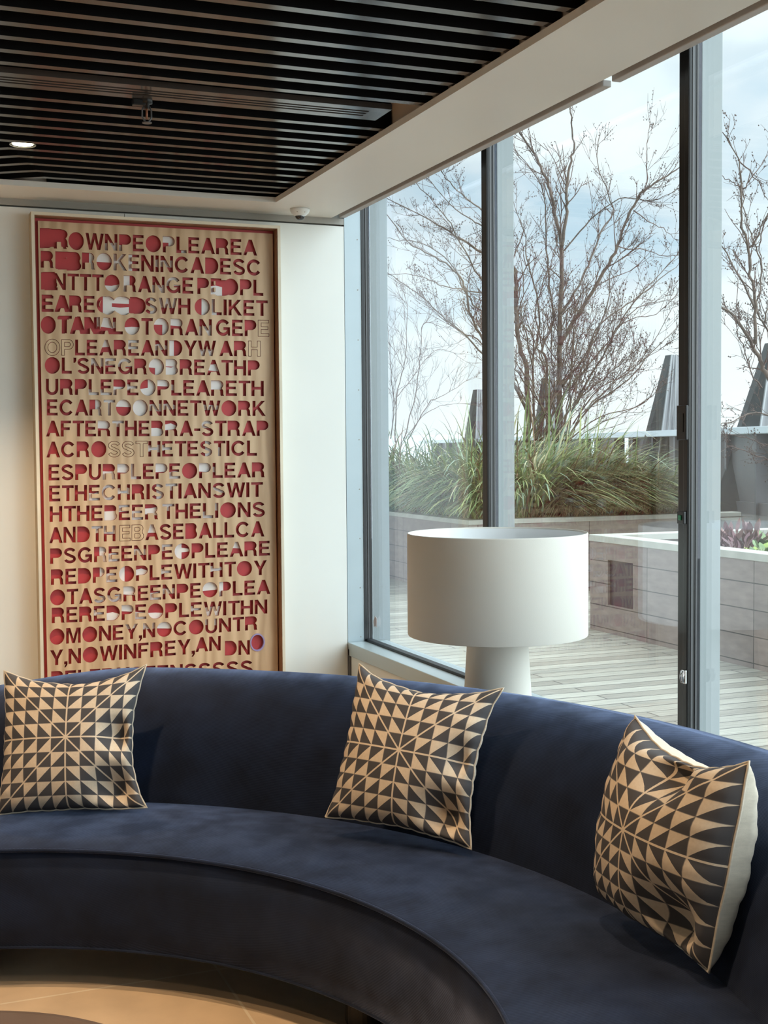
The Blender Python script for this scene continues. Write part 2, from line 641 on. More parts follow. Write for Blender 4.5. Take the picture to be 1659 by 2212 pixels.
# windows: pane, mullion with outer fin at its near side
MY = [4.9745, 3.530, 2.083, .636, -.811, -2.258, -3.70]
edges = [AY + .01] + MY
for i in range(len(MY)):
    hi, lo = edges[i], edges[i + 1]
    root = empty('window_%d' % (i + 1), (OX, lo, .47))
    root['kind'] = 'structure'
    pb = MB()
    pb.box(0, .01, .029, hi - lo - (.03 if i else 0.01), .0, 2.58)
    pane = pb.build('glass_pane', M['glass'], root)
    mb_ = MB()
    mb_.box(GX - OX, .0, -.0285, .0285, .0, 2.58)
    mb_.box(GX - OX - .004, GX - OX, -.0285, -.006, .0, 2.58)
    mb_.build('mullion', M['bronze'], root, bevel=.002)
    gb = MB()
    gb.box(-.024, -.016, -.0305, -.0285, .0, 2.58)
    gb.box(-.007, -.0, -.0305, -.0285, .0, 2.58)
    gb.build('gasket', M['gasket_grey'], root)
    fb = MB()
    fb.box(.012, .091, -.0285, .0285, -.1, 2.7)
    fb.build('outer_fin', M['alu_out'], root, bevel=.002)

# ------------------------------------------------------------------ ceiling fittings
ORD = ['first', 'second', 'third', 'fourth', 'fifth', 'sixth', 'seventh', 'eighth', 'ninth', 'tenth', 'eleventh', 'twelfth',
       'thirteenth', 'fourteenth', 'fifteenth', 'sixteenth', 'seventeenth', 'eighteenth', 'nineteenth', 'twentieth',
       'twenty-first', 'twenty-second', 'twenty-third', 'twenty-fourth', 'twenty-fifth', 'twenty-sixth', 'twenty-seventh', 'twenty-eighth',
       'twenty-ninth', 'thirtieth']
ZB, SH, SW = 2.73, .14, .037
for k in range(48):
    y = 6.156 - .1325*k
    xk = .603 + .39*(y - 5.616)
    tl = min((6.170 - y)/.543, 3.4)
    pts = [(TX + .035, y), (xk, y), (xk - .84*tl, y + .543*tl)]
    if k in (12, 13):
        continue
    off = []
    n1v, n2v = Vector((0, 1)), Vector((.543, .84))
    mit = (n1v + n2v).normalized()
    mit = mit*(SW/mit.dot(n1v))
    off = [(pts[0][0], pts[0][1] + SW), (pts[1][0] + mit.x, pts[1][1] + mit.y), (pts[2][0] + n2v.x*SW, pts[2][1] + n2v.y*SW)]
    sb = MB()
    for z in (ZB, ZB + SH):
        for q in pts + off:
            sb.v.append((q[0], q[1], z))
    for fi, f in enumerate(((0, 1, 4, 3), (1, 2, 5, 4), (6, 9, 10, 7), (7, 10, 11, 8), (0, 6, 7, 1), (1, 7, 8, 2), (3, 4, 10, 9), (4, 5, 11, 10), (0, 3, 9, 6), (2, 8, 11, 5))):
        sb.f.append(f); sb.m.append(0 if fi < 2 else 1)
    o = sb.build('ceiling_slat', [M['slat'], M['slat_side']])
    if k < 30:
        tag(o, 'long black ceiling slat, %s counting from the artwork wall' % ORD[k if k < 12 else k - 2], 'slat', 'black slats of the ceiling')
    else:
        tag(o, 'long black ceiling slat above the viewer, beyond the top of the photo', 'slat', 'black slats of the ceiling')

t = tag(empty('air_diffuser', (1.8, 4.5, ZB)), 'long dark linear air diffuser with narrow slots set between the ceiling slats', 'vent')
b = MB()
for y0, y1 in ((-.075, -.030), (-.014, .000), (.016, .030), (.046, .092)):
    b.box(-2.6, -.07, y0, y1, 0, .02)
b.box(-.07, .0, -.075, .092, 0, .02)
b.build('frame', M['diffuser'], t)
b = MB(); b.box(-2.6, -.02, -.07, .09, .024, .08)
b.build('slot_box', M['black'], t)

t = tag(empty('sprinkler', (.94, 4.60, ZB)), 'small wire-caged sprinkler head hanging below the dark slats', 'sprinkler')
b = MB(); b.lathe([(.020, 0), (.020, -.012), (.010, -.014), (.009, -.03), (.0, -.03)], 20)
b.build('body', M['bronze'], t, smooth=True)
b = MB()
for sgn in (-1, 1):
    b.tube([(sgn*.009, 0, -.02), (sgn*.016, 0, -.035), (sgn*.016, 0, -.06), (sgn*.006, 0, -.075), (0, 0, -.078)], .0028, 6)
b.build('cage', M['gasket_grey'], t, smooth=True)
b = MB(); b.tube([(0, 0, -.03), (0, 0, -.066)], .004, 8)
b.build('glass_bulb', mat('sprinkler_bulb', (.35, .14, .08), .2), t, smooth=True)
b = MB(); b.lathe([(0, -.076), (.017, -.077), (.017, -.08), (0, -.081)], 16)
b.build('deflector', M['gasket_grey'], t)
b = MB(); b.box(-.05, -.006, -.012, .012, -.022, -.0)
b.build('bracket', M['bronze'], t, bevel=.003)


def downlight(x, y, lit, label):
    r = tag(empty('downlight', (x, y, ZB)), label, 'ceiling light', 'recessed downlights')
    q = MB(); q.lathe([(.052, -.001), (.052, .004), (.041, .006), (.040, .02)], 32)
    q.build('trim_ring', M['blackplastic'], r, smooth=True)
    q = MB(); q.lathe([(0, .002), (.0405, .002), (.0405, .012), (0, .012)], 32)
    q.build('lens', M['lens'], r, smooth=True)
    ld = bpy.data.lights.new('downlight_beam', 'SPOT')
    ld.energy = SPOT_W*lit
    ld.color = WARM
    ld.spot_size = radians(92)
    ld.spot_blend = .65
    ld.shadow_soft_size = .035
    lo = bpy.data.objects.new('downlight_beam', ld)
    lo.location = (0, 0, -.012)
    lo.parent = r
    COL.objects.link(lo)
    return r


downlight(.607, 5.43, 1.15, 'round lit downlight among black slats, at the upper left of the photo')
for (x, y, l) in ((-.9, 5.43, .8), (.2, 3.25, 1.0), (-.9, 3.25, 1.0), (.9, 2.0, .8), (-.5, 1.6, .9), (.4, .3, .9), (-1.0, .0, .8), (-2.6, 2.5, 1), (-2.6, 5.4, 1), (.2, -2, 1), (-2.6, -1.5, 1)):
    downlight(x, y, l, 'round lit downlight among black slats, beyond the top of the photo')

t = tag(empty('dome_camera', (2.035, 6.235, ZS)), 'small white dome security camera on the soffit near the window corner', 'camera')
b = MB(); b.lathe([(0, 0), (.049, 0), (.049, -.010), (.043, -.022), (.028, -.034)], 40)
b.lathe([(.028, -.034), (.0235, -.037), (.0225, -.042)], 40)
hs = b.build('housing', M['whiteplastic'], t, smooth=True)
b = MB()
b.lathe([(.0245*cos(a), -.036 - .0215*sin(a)) for a in [i*pi/2/10 for i in range(11)]], 32)
b.build('dome', M['darkdome'], t, smooth=True)
for a in (-2.2, -1.3):
    b = MB()
    b.tube([(.041*cos(a), .041*sin(a), -.022), (.044*cos(a), .044*sin(a), -.019)], .003, 8)
    b.build('screw', M['steel'], hs)

for (y0, y1, lab) in ((3.80, AY - .02, 'long grey roller blind bottom bar above the window beside the artwork wall'),
                      (YB, 3.745, 'grey roller blind bottom bar above the window at the right edge of the photo')):
    t = tag(empty('roller_blind', (WX + .0, y1, 2.70)), lab, 'blind')
    b = MB(); b.box(-.034, .0, y0 - y1, 0, .0, .022)
    b.build('bottom_bar', M['blind'], t, bevel=.003)
    b = MB(); b.box(-.030, -.027, y0 - y1 + .01, -.01, .02, .158)
    b.build('fabric', M['slotdark'], t)

# ------------------------------------------------------------------ artwork
FY, PY = 6.33, 6.385
AX0, AX1, AZ0, AZ1 = .739, 1.961, .22, 2.628
art = tag(empty('artwork', (AX0, AY, AZ0)), 'tall framed plywood panel with rows of cut-out red letters, on the white wall', 'artwork')


def loc(x, y, z):
    return (x - AX0, y - AY, z - AZ0)


fw = .0145
b = MB()   # frame rails: limed front face, oak outside, brown inside
for (x0, x1, z0, z1) in ((AX0, AX0 + fw, AZ0, AZ1), (AX1 - fw, AX1, AZ0, AZ1), (AX0 + fw, AX1 - fw, AZ1 - fw, AZ1), (AX0 + fw, AX1 - fw, AZ0, AZ0 + fw)):
    p0, p1 = loc(x0, FY, z0), loc(x1, AY - .001, z1)
    b.box(p0[0], p1[0], p0[1], p0[1] + .004, p0[2], p1[2], 0)
    b.box(p0[0], p1[0], p0[1] + .004, p1[1], p0[2], p1[2], 1)
b.build('frame', [M['oak_white'], M['oak']], art)
b = MB()   # brown inner rebate
ix0, ix1, iz0, iz1 = AX0 + fw, AX1 - fw, AZ0 + fw, AZ1 - fw
for (x0, x1, z0, z1) in ((ix0, ix0 + .003, iz0, iz1), (ix1 - .003, ix1, iz0, iz1), (ix0, ix1, iz1 - .003, iz1), (ix0, ix1, iz0, iz0 + .003)):
    p0, p1 = loc(x0, FY + .006, z0), loc(x1, AY - .002, z1)
    b.box(p0[0], p1[0], p0[1], p1[1], p0[2], p1[2])
b.build('inner_rebate', M['oak_dark'], art)

# letters: outlines without counters, cap height 1
Q = [i*pi/2/8 for i in range(9)]


def arc(cx, cy, rx, ry, a0, a1, n=12):
    return [(cx + rx*cos(a0 + (a1 - a0)*i/n), cy + ry*sin(a0 + (a1 - a0)*i/n)) for i in range(n + 1)]


def stroke(pts, w):
    lft, rgt = [], []
    for i, p in enumerate(pts):
        a, c = pts[max(i - 1, 0)], pts[min(i + 1, len(pts) - 1)]
        dx, dy = c[0] - a[0], c[1] - a[1]
        k = hypot(dx, dy) or 1
        lft.append((p[0] - dy/k*w/2, p[1] + dx/k*w/2))
        rgt.append((p[0] + dy/k*w/2, p[1] - dx/k*w/2))
    return lft + rgt[::-1]


s_ = .19
GL = {
    'A': (.90, [[(0, 0), (.20, 0), (.275, .22), (.62, .22), (.695, 0), (.90, 0), (.55, 1), (.35, 1)]]),
    'B': (.80, [[(0, 0), (0, 1)] + arc(.50, .755, .26, .245, pi/2, -.6, 8) + arc(.50, .275, .30, .275, .75, -pi/2, 10)]),
    'C': (.92, [stroke(arc(.48, .5, .385, .41, .62, 2*pi - .62, 26), s_)]),
    'D': (.86, [[(0, 0), (0, 1), (.40, 1)] + arc(.40, .5, .46, .5, pi/2, -pi/2, 18)]),
    'E': (.72, [[(0, 0), (0, 1), (.70, 1), (.70, .83), (.2, .83), (.2, .60), (.65, .60), (.65, .43), (.2, .43), (.2, .17), (.72, .17), (.72, 0)]]),
    'F': (.68, [[(0, 0), (0, 1), (.68, 1), (.68, .83), (.2, .83), (.2, .58), (.60, .58), (.60, .41), (.2, .41), (.2, 0)]]),
    'G': (.96, [stroke(arc(.48, .5, .385, .41, .62, 2*pi - .40, 28), s_), [(.50, .53), (.94, .53), (.94, .02), (.80, .02), (.78, .36), (.50, .36)]]),
    'H': (.80, [[(0, 0), (0, 1), (.2, 1), (.2, .60), (.6, .60), (.6, 1), (.8, 1), (.8, 0), (.6, 0), (.6, .42), (.2, .42), (.2, 0)]]),
    'I': (.21, [[(0, 0), (0, 1), (.21, 1), (.21, 0)]]),
    'K': (.86, [[(0, 0), (0, 1), (.2, 1), (.2, .58), (.58, 1), (.83, 1), (.45, .60), (.88, 0), (.64, 0), (.31, .46), (.2, .34), (.2, 0)]]),
    'L': (.66, [[(0, 0), (0, 1), (.2, 1), (.2, .18), (.66, .18), (.66, 0)]]),
    'M': (.98, [[(0, 0), (0, 1), (.28, 1), (.49, .30), (.70, 1), (.98, 1), (.98, 0), (.80, 0), (.80, .78), (.58, 0), (.40, 0), (.18, .78), (.18, 0)]]),
    'N': (.82, [[(0, 0), (0, 1), (.21, 1), (.63, .33), (.63, 1), (.82, 1), (.82, 0), (.61, 0), (.19, .67), (.19, 0)]]),
    'O': (1.0, [arc(.5, .5, .5, .52, 0, 2*pi, 36)[:-1]]),
    'P': (.78, [[(0, 0), (0, 1), (.46, 1)] + arc(.46, .69, .32, .31, pi/2, -pi/2, 14) + [(.2, .38), (.2, 0)]]),
    'R': (.84, [[(0, 0), (0, 1), (.50, 1)] + arc(.50, .72, .30, .28, pi/2, -.9, 10) + [(.79, .34), (.80, .08), (.84, 0), (.63, 0), (.60, .10), (.59, .30), (.54, .40), (.2, .40), (.2, 0)]]),
    'S': (.80, [stroke(arc(.40, .725, .29, .185, .25, pi*1.42, 16) + arc(.41, .27, .30, .19, pi*.42, -pi + .2, 16), s_*.95)]),
    'T': (.76, [[(.28, 0), (.28, .83), (0, .83), (0, 1), (.76, 1), (.76, .83), (.48, .83), (.48, 0)]]),
    'U': (.80, [[(0, 1), (0, .35)] + arc(.40, .36, .40, .38, pi, 2*pi, 16) + [(.80, 1), (.61, 1)] + arc(.40, .37, .21, .21, 2*pi, pi, 12) + [(.19, 1)]]),
    'V': (.84, [[(.33, 0), (0, 1), (.21, 1), (.42, .28), (.63, 1), (.84, 1), (.52, 0)]]),
    'W': (1.20, [[(.23, 0), (0, 1), (.20, 1), (.34, .33), (.50, 1), (.70, 1), (.86, .33), (1.0, 1), (1.20, 1), (.97, 0), (.77, 0), (.60, .66), (.43, 0)]]),
    'Y': (.86, [[(.33, 0), (.33, .38), (0, 1), (.23, 1), (.43, .58), (.63, 1), (.86, 1), (.53, .38), (.53, 0)]]),
    ',': (.22, [[(0, 0), (0, .20), (.22, .20), (.22, -.02), (.10, -.20), (0, -.20), (.10, 0)]]),
    "'": (.18, [[(0, .68), (0, 1), (.18, 1), (.18, .80), (.10, .68)]]),
    '-': (.40, [[(0, .33), (0, .49), (.40, .49), (.40, .33)]]),
}
COUNTER = {'O': [arc(.5, .5, .30, .33, 0, 2*pi, 28)[:-1]], 'P': [[(.2, .55), (.2, .83), (.44, .83)] + arc(.44, .69, .15, .14, pi/2, -pi/2, 8) + [(.2, .55)]],
           'B': [[(.2, .60), (.2, .84), (.48, .84), (.56, .72), (.48, .60)], [(.2, .16), (.2, .44), (.5, .44), (.6, .30), (.5, .16)]]}

# text, origin of the crop, x start/end, top/bottom at the start, top/bottom at the end, outlined letters, white patches
CA, CB = (60, 450), (60, 940)
ROWS = [
    ('BROWNPEOPLEAREA', CA, 74, 1412, 140, 245, 195, 292, '', '4b 5b 8t 8r 9r'),
    ('REBROKENINCADESC', CA, 80, 1440, 262, 366, 318, 417, '', '3r 4t 5f 6l 8m 9m'),
    ('ENTTTO RANGE PEOPL', CA, 82, 1455, 397, 500, 443, 541, '', '5b 7l 9b 10t 14b'),
    ('EAREGODSWH OLIKET', CA, 86, 1478, 533, 638, 570, 666, '', '4r 5t 5b 7r 8t 11r 12l'),
    ('OTANALOTORAN GEPE', CA, 80, 1490, 667, 772, 692, 792, '16', '4t 5m 6b 8t 8r 9t 11b'),
    ('OPLEAREANDYW ARH', CA, 105, 1437, 810, 908, 820, 914, '0 1 15', '4t 6t 8m 9l 11b'),
    ("OL'SNEGROBREATHP", CA, 105, 1433, 920, 1020, 940, 1034, '', '4t 5t 6t 8t 8r 9t 9b 12m'),
    ('URPLEPEOPLEARETH', CA, 112, 1458, 1053, 1152, 1066, 1160, '', '3b 4b 5b 6m 7b 7r 8t 9m 12t'),
    ('ECARTOONNETWORK', CA, 118, 1468, 1180, 1280, 1190, 1283, '', '3r 4f 5t 6f 7m 8m 11m'),
    ('AFTERTHEBRA-STRAP', CA, 113, 1487, 1312, 1410, 1312, 1406, '', '4t 5t 8b 9m 12t'),
    ('ACROSSTHETESTICL', CB, 115, 1416, 40, 138, 33, 127, '4 5 6', '7m 8m 11r 12b'),
    ('ESPURPLEPEOPLEAR', CB, 128, 1464, 182, 280, 168, 260, '', '4b 5t 6l 8t 9b 11t 12m'),
    ('ETHECHRISTIANSWIT', CB, 132, 1448, 312, 410, 290, 381, '', '3b 4f 5m 8r 9t 13m'),
    ('HTHEBEER THELIONS', CB, 135, 1465, 440, 536, 412, 504, '', '4b 5t 6b 7m 9t 12b 13t'),
    ('ANDTH EBASEBALLCA', CB, 133, 1457, 570, 668, 531, 626, '6 7', '3t 4t 8t'),
    ('PSGREENPEOPLEARE', CB, 138, 1496, 700, 796, 652, 743, '', '3r 4b 6m 8t 9m 9l 13t'),
    ('REDPEOPLEWITHTOY', CB, 143, 1472, 830, 926, 773, 863, '', '3r 4b 5l 6m 8m 12m'),
    ('OTASGREENPEOPLEA', CB, 138, 1494, 957, 1052, 892, 981, '', '3b 4b 5t 7b 8m 11t 12l'),
    ('REREDPEOPLEWITHN', CB, 148, 1480, 1067, 1162, 1015, 1102, '', '3m 4b 5t 6b 7b 10m 11b'),
    ('OMONEY,NOCOUNTR', CB, 135, 1419, 1200, 1296, 1117, 1202, '', '5t 7t 8t 11t'),
    ('Y,NOWINFREY,', CB, 138, 1028, 1330, 1424, 1258, 1350, '', ''),
    ('AN', CB, 1036, 1192, 1252, 1340, 1240, 1330, '', ''),
    ('DN', CB, 1218, 1372, 1272, 1362, 1266, 1356, '', ''),
    ('BELFRYSEENSSSSS', CB, 145, 1390, 1460, 1555, 1390, 1480, '', ''),
]
KS = 1659/580.0


def art_pt(org, cx, cy):
    p = ony(org[0] + cx/KS, org[1] + cy/KS, PY)
    return (p.x - AX0, p.z - AZ0)


holes, rings, patches = [], [], []
ADV = .115
for (txt, org, xa, xb, ta, ba, tb, bb, outl, white) in ROWS:
    tot = 0
    pos = []
    for ch in txt:
        if ch == ' ':
            tot += .16
            pos.append(None)
            continue
        pos.append(tot)
        tot += GL[ch][0] + (ADV*.55 if ch in "AVYWT',-" else ADV)
    tot -= ADV
    sc = (xb - xa)/tot
    outs = [int(k) for k in outl.split()]

    def mp_(u, v):
        x = xa + u*sc
        f = (x - xa)/(xb - xa)
        top, bot = ta + (tb - ta)*f, ba + (bb - ba)*f
        return art_pt(org, x, bot + (top - bot)*v)

    for i, ch in enumerate(txt):
        if pos[i] is None:
            continue
        polys = GL[ch][1]
        if i in outs:
            for pl in polys + COUNTER.get(ch, []):
                pts = [mp_(pos[i] + u, v) for u, v in pl]
                rings.append(pts)
            continue
        for pl in polys:
            holes.append([mp_(pos[i] + u, v) for u, v in pl])
        for w in white.split():
            if int(w[:-1]) != i:
                continue
            wd_ = GL[ch][0]
            k = w[-1]
            rr = random.uniform(.36, .6)
            u0, u1, v0, v1 = -.08, wd_ + .08, -.08, 1.08
            if k == 't': v0 = 1 - rr
            if k == 'b': v1 = rr
            if k == 'l': u1 = wd_*rr
            if k == 'r': u0 = wd_*(1 - rr)
            if k == 'm': v0, v1 = .25 + rr*.2, .62 + rr*.2
            sk = random.uniform(-.12, .12)
            pts = [(u0, v0), (u1, v0 + sk if k in 'tm' else v0), (u1, v1 - sk if k in 'bm' else v1)]
            pts += [(u0 + (u1 - u0)*.5, v1 + random.uniform(-.05, .1)), (u0, v1)]
            patches.append([mp_(pos[i] + u, v) for u, v in pts])
# overlapping extra cuts where the top-left letters were cut several times
for (ch, org, x, w, t_, b_) in (('B', CA, 74, 82, 122, 235), ('B', CA, 90, 84, 125, 238), ('R', CA, 158, 92, 132, 240), ('R', CA, 140, 92, 128, 238), ('O', CA, 258, 88, 152, 256),
                                ('E', CA, 172, 80, 268, 372), ('E', CA, 186, 80, 275, 378), ('B', CA, 175, 70, 268, 375), ('B', CA, 240, 90, 283, 385),
                                ('E', CA, 90, 80, 393, 497), ('E', CA, 104, 80, 403, 506), ('B', CA, 82, 100, 396, 502),
                                ('B', CA, 1160, 92, 444, 538), ('D', CA, 1168, 100, 446, 540), ('E', CA, 90, 70, 540, 640), ('A', CA, 178, 84, 538, 640),
                                ('O', CA, 446, 100, 546, 655), ('O', CA, 540, 108, 548, 658), ('D', CA, 655, 74, 556, 652), ('E', CA, 520, 140, 598, 626),
                                ('A', CA, 270, 88, 668, 776), ('N', CA, 366, 80, 672, 776), ('A', CA, 455, 84, 676, 778), ('T', CA, 190, 82, 664, 772)):
    for pl in GL[ch][1]:
        holes.append([art_pt(org, x + u/GL[ch][0]*w, b_ + (t_ - b_)*v) for u, v in pl])
# round hole with the lavender rim
rc = art_pt(CB, 1419, 1280)
rr_ = (abs(art_pt(CB, 1460, 1280)[0] - rc[0]), abs(art_pt(CB, 1419, 1230)[1] - rc[1]))
RING = [(rc[0] + rr_[0]*cos(a), rc[1] + rr_[1]*sin(a)) for a in [2*pi*i/40 for i in range(40)]]
holes.append(RING)

px0, px1, pz0, pz1 = .776 - AX0, 1.937 - AX0, .03, 2.595 - AZ0
cv, cf = [], []


def addpoly(p):
    k = len(cv)
    cv.extend(Vector(q) for q in p)
    ar = sum(p[i][0]*p[(i + 1) % len(p)][1] - p[(i + 1) % len(p)][0]*p[i][1] for i in range(len(p)))
    idx = list(range(k, k + len(p)))
    cf.append(idx if ar > 0 else idx[::-1])


addpoly([(px0, pz0), (px1, pz0), (px1, pz1), (px0, pz1)])
for h in holes:
    addpoly(h)
for rg in rings:
    for i in range(len(rg)):
        a, c = Vector(rg[i]), Vector(rg[(i + 1) % len(rg)])
        d = c - a
        if d.length < 1e-5:
            continue
        d.normalize()
        nn = Vector((-d.y, d.x))*.0012
        e_ = d*.0006
        addpoly([tuple(a - nn - e_), tuple(c - nn + e_), tuple(c + nn + e_), tuple(a + nn - e_)])
rv, re_, rf, ov, oe, of = delaunay_2d_cdt(cv, [], cf, 1, 1e-5, True)
keep = [f for f, o in zip(rf, of) if list(o) == [0]]
y0, y1 = PY - AY, PY + .013 - AY
pm = MB()
nv = len(rv)
pm.v = [(q.x, y0, q.y) for q in rv] + [(q.x, y1, q.y) for q in rv]
ec = {}
for f in keep:
    pm.f.append(tuple(f)); pm.m.append(0)
    pm.f.append(tuple(nv + i for i in reversed(f))); pm.m.append(0)
    for i in range(len(f)):
        a, c = f[i], f[(i + 1) % len(f)]
        k = (min(a, c), max(a, c))
        if k in ec:
            ec[k] = None
        else:
            ec[k] = (a, c)
for k, v in ec.items():
    if v:
        a, c = v
        pm.f.append((c, a, nv + a, nv + c)); pm.m.append(1)
pm.build('letter_panel', [M['ply'], mat('cut_edge_red', (.30, .05, .045), .6)], art, fix=True)
b = MB()
b.box(AX0 + fw + .003 - AX0, AX1 - fw - .003 - AX0, 6.401 - AY, 6.41 - AY, AZ0 + .02 - AZ0, AZ1 - fw - .004 - AZ0, 0)
for i, p in enumerate(patches):
    b.quad(*[(u, 6.4005 - AY - .00002*i, v) for u, v in p], mi=1)
b.build('painted_backing', [M['red'], M['whitepaint']], art, fix=False)
b = MB()
n_ = len(RING)
for i in range(n_):
    a, c = RING[i], RING[(i + 1) % n_]

    def inn(p, k):
        return (rc[0] + (p[0] - rc[0])*k, rc[1] + (p[1] - rc[1])*k)
    a0, c0, a1, c1 = inn(a, 1.10), inn(c, 1.10), inn(a, .93), inn(c, .93)
    yy = y0 - .003
    b.quad((a0[0], yy, a0[1]), (c0[0], yy, c0[1]), (c1[0], yy, c1[1]), (a1[0], yy, a1[1]))
    b.quad((a1[0], yy, a1[1]), (c1[0], yy, c1[1]), (c1[0], y1, c1[1]), (a1[0], y1, a1[1]))
    b.quad((a0[0], yy, a0[1]), (a0[0], y0, a0[1]), (c0[0], y0, c0[1]), (c0[0], yy, c0[1]))
b.build('hole_rim', M['lavender'], art, merge=True)

# ------------------------------------------------------------------ sofa
SC = (-.09, 2.50)
A0, A1, NA = radians(-48), radians(128), 120


def smooth(a, b_, x):
    t_ = max(0, min(1, (x - a)/(b_ - a)))
    return t_*t_*(3 - 2*t_)


def back_top(a):
    d = math.degrees(a)
    return .775 - .075*smooth(62, 84, d) - .20*smooth(80, 120, d)


sofa = tag(empty('curved_sofa', (SC[0], SC[1], 0)), 'large curved navy velvet sofa with low rounded back on dark feet', 'sofa')


def sweep(profile, name, m, smoothit=True, closed=True, a0=A0, a1=A1, na=NA, bev=0):
    q = MB()
    k = None
    for i in range(na + 1):
        a = a0 + (a1 - a0)*i/na
        pr = profile(a)
        k = len(pr)
        for r, z in pr:
            q.v.append((r*cos(a), r*sin(a), z))
    for i in range(na):
        for j in range(k if closed else k - 1):
            j2 = (j + 1) % k
            q.f.append((i*k + j, i*k + j2, (i + 1)*k + j2, (i + 1)*k + j)); q.m.append(0)
    if closed:
        q.f.append(tuple(range(k))); q.m.append(0)
        q.f.append(tuple(na*k + j for j in range(k))[::-1]); q.m.append(0)
    return q.build(name, m, sofa, smooth=smoothit)


def seat_prof(a):
    return [(1.246, .392), (1.236, .399), (1.25, .4045), (1.32, .412), (1.45, .417), (1.60, .415), (1.72, .405), (1.78, .39), (1.78, .30), (1.30, .30), (1.262, .33)]


sweep(seat_prof, 'seat', M['velvet'])


def front_prof(a):
    return [(1.244, .396), (1.27, .39), (1.31, .38), (1.31, .12), (1.27, .115), (1.258, .12), (1.252, .2), (1.247, .3)]


o = sweep(front_prof, 'front_panel', M['velvet'])


def back_prof(a):
    h = back_top(a)
    k = (h - .40)/.375
    P = [(1.715, .40), (1.735, .46), (1.757, .53), (1.785, .60), (1.825, .665), (1.88, .722), (1.95, .760), (2.03, .775), (2.10, .762), (2.155, .72), (2.185, .65),
         (2.195, .55), (2.195, .35), (2.185, .14), (2.17, .115), (1.70, .115), (1.70, .30)]
    return [(r, .40 + (z - .40)*k if z > .40 else z) for r, z in P]


sweep(back_prof, 'backrest', M['velvet'])
b = MB()
b.tube([(1.243*cos(A0 + (A1 - A0)*i/NA), 1.243*sin(A0 + (A1 - A0)*i/NA), .3985) for i in range(NA + 1)], .0055, 8)
b.build('piping', M['velvet'], sofa, smooth=True)
b = MB()
b.tube([(1.259*cos(A0 + (A1 - A0)*i/NA), 1.259*sin(A0 + (A1 - A0)*i/NA), .120) for i in range(NA + 1)], .004, 8)
b.build('bottom_piping', M['velvet'], sofa, smooth=True)
for r, a in ((1.45, 77), (1.40, 26), (1.40, -22), (1.45, 120), (2.08, 77), (2.08, 26), (2.08, -22), (2.05, 120)):
    b = MB()
    c = (r*cos(radians(a)), r*sin(radians(a)))
    R_ = .085 if r < 1.46 and a == 77 else .05
    b.lathe([(0, 0), (R_*.92, 0), (R_, .01), (R_, .116), (0, .116)], 28, c)
    b.build('foot', M['foot'], sofa, smooth=False)

# ------------------------------------------------------------------ cushions
def basis(yaw, tilt, rol):
    n = Vector((sin(yaw)*cos(tilt), -cos(yaw)*cos(tilt), sin(tilt)))
    r = Vector((cos(yaw), sin(yaw), 0))
    u = n.cross(r)
    if u.z < 0:
        u = -u
    return n, r*cos(rol) + u*sin(rol), -r*sin(rol) + u*cos(rol)


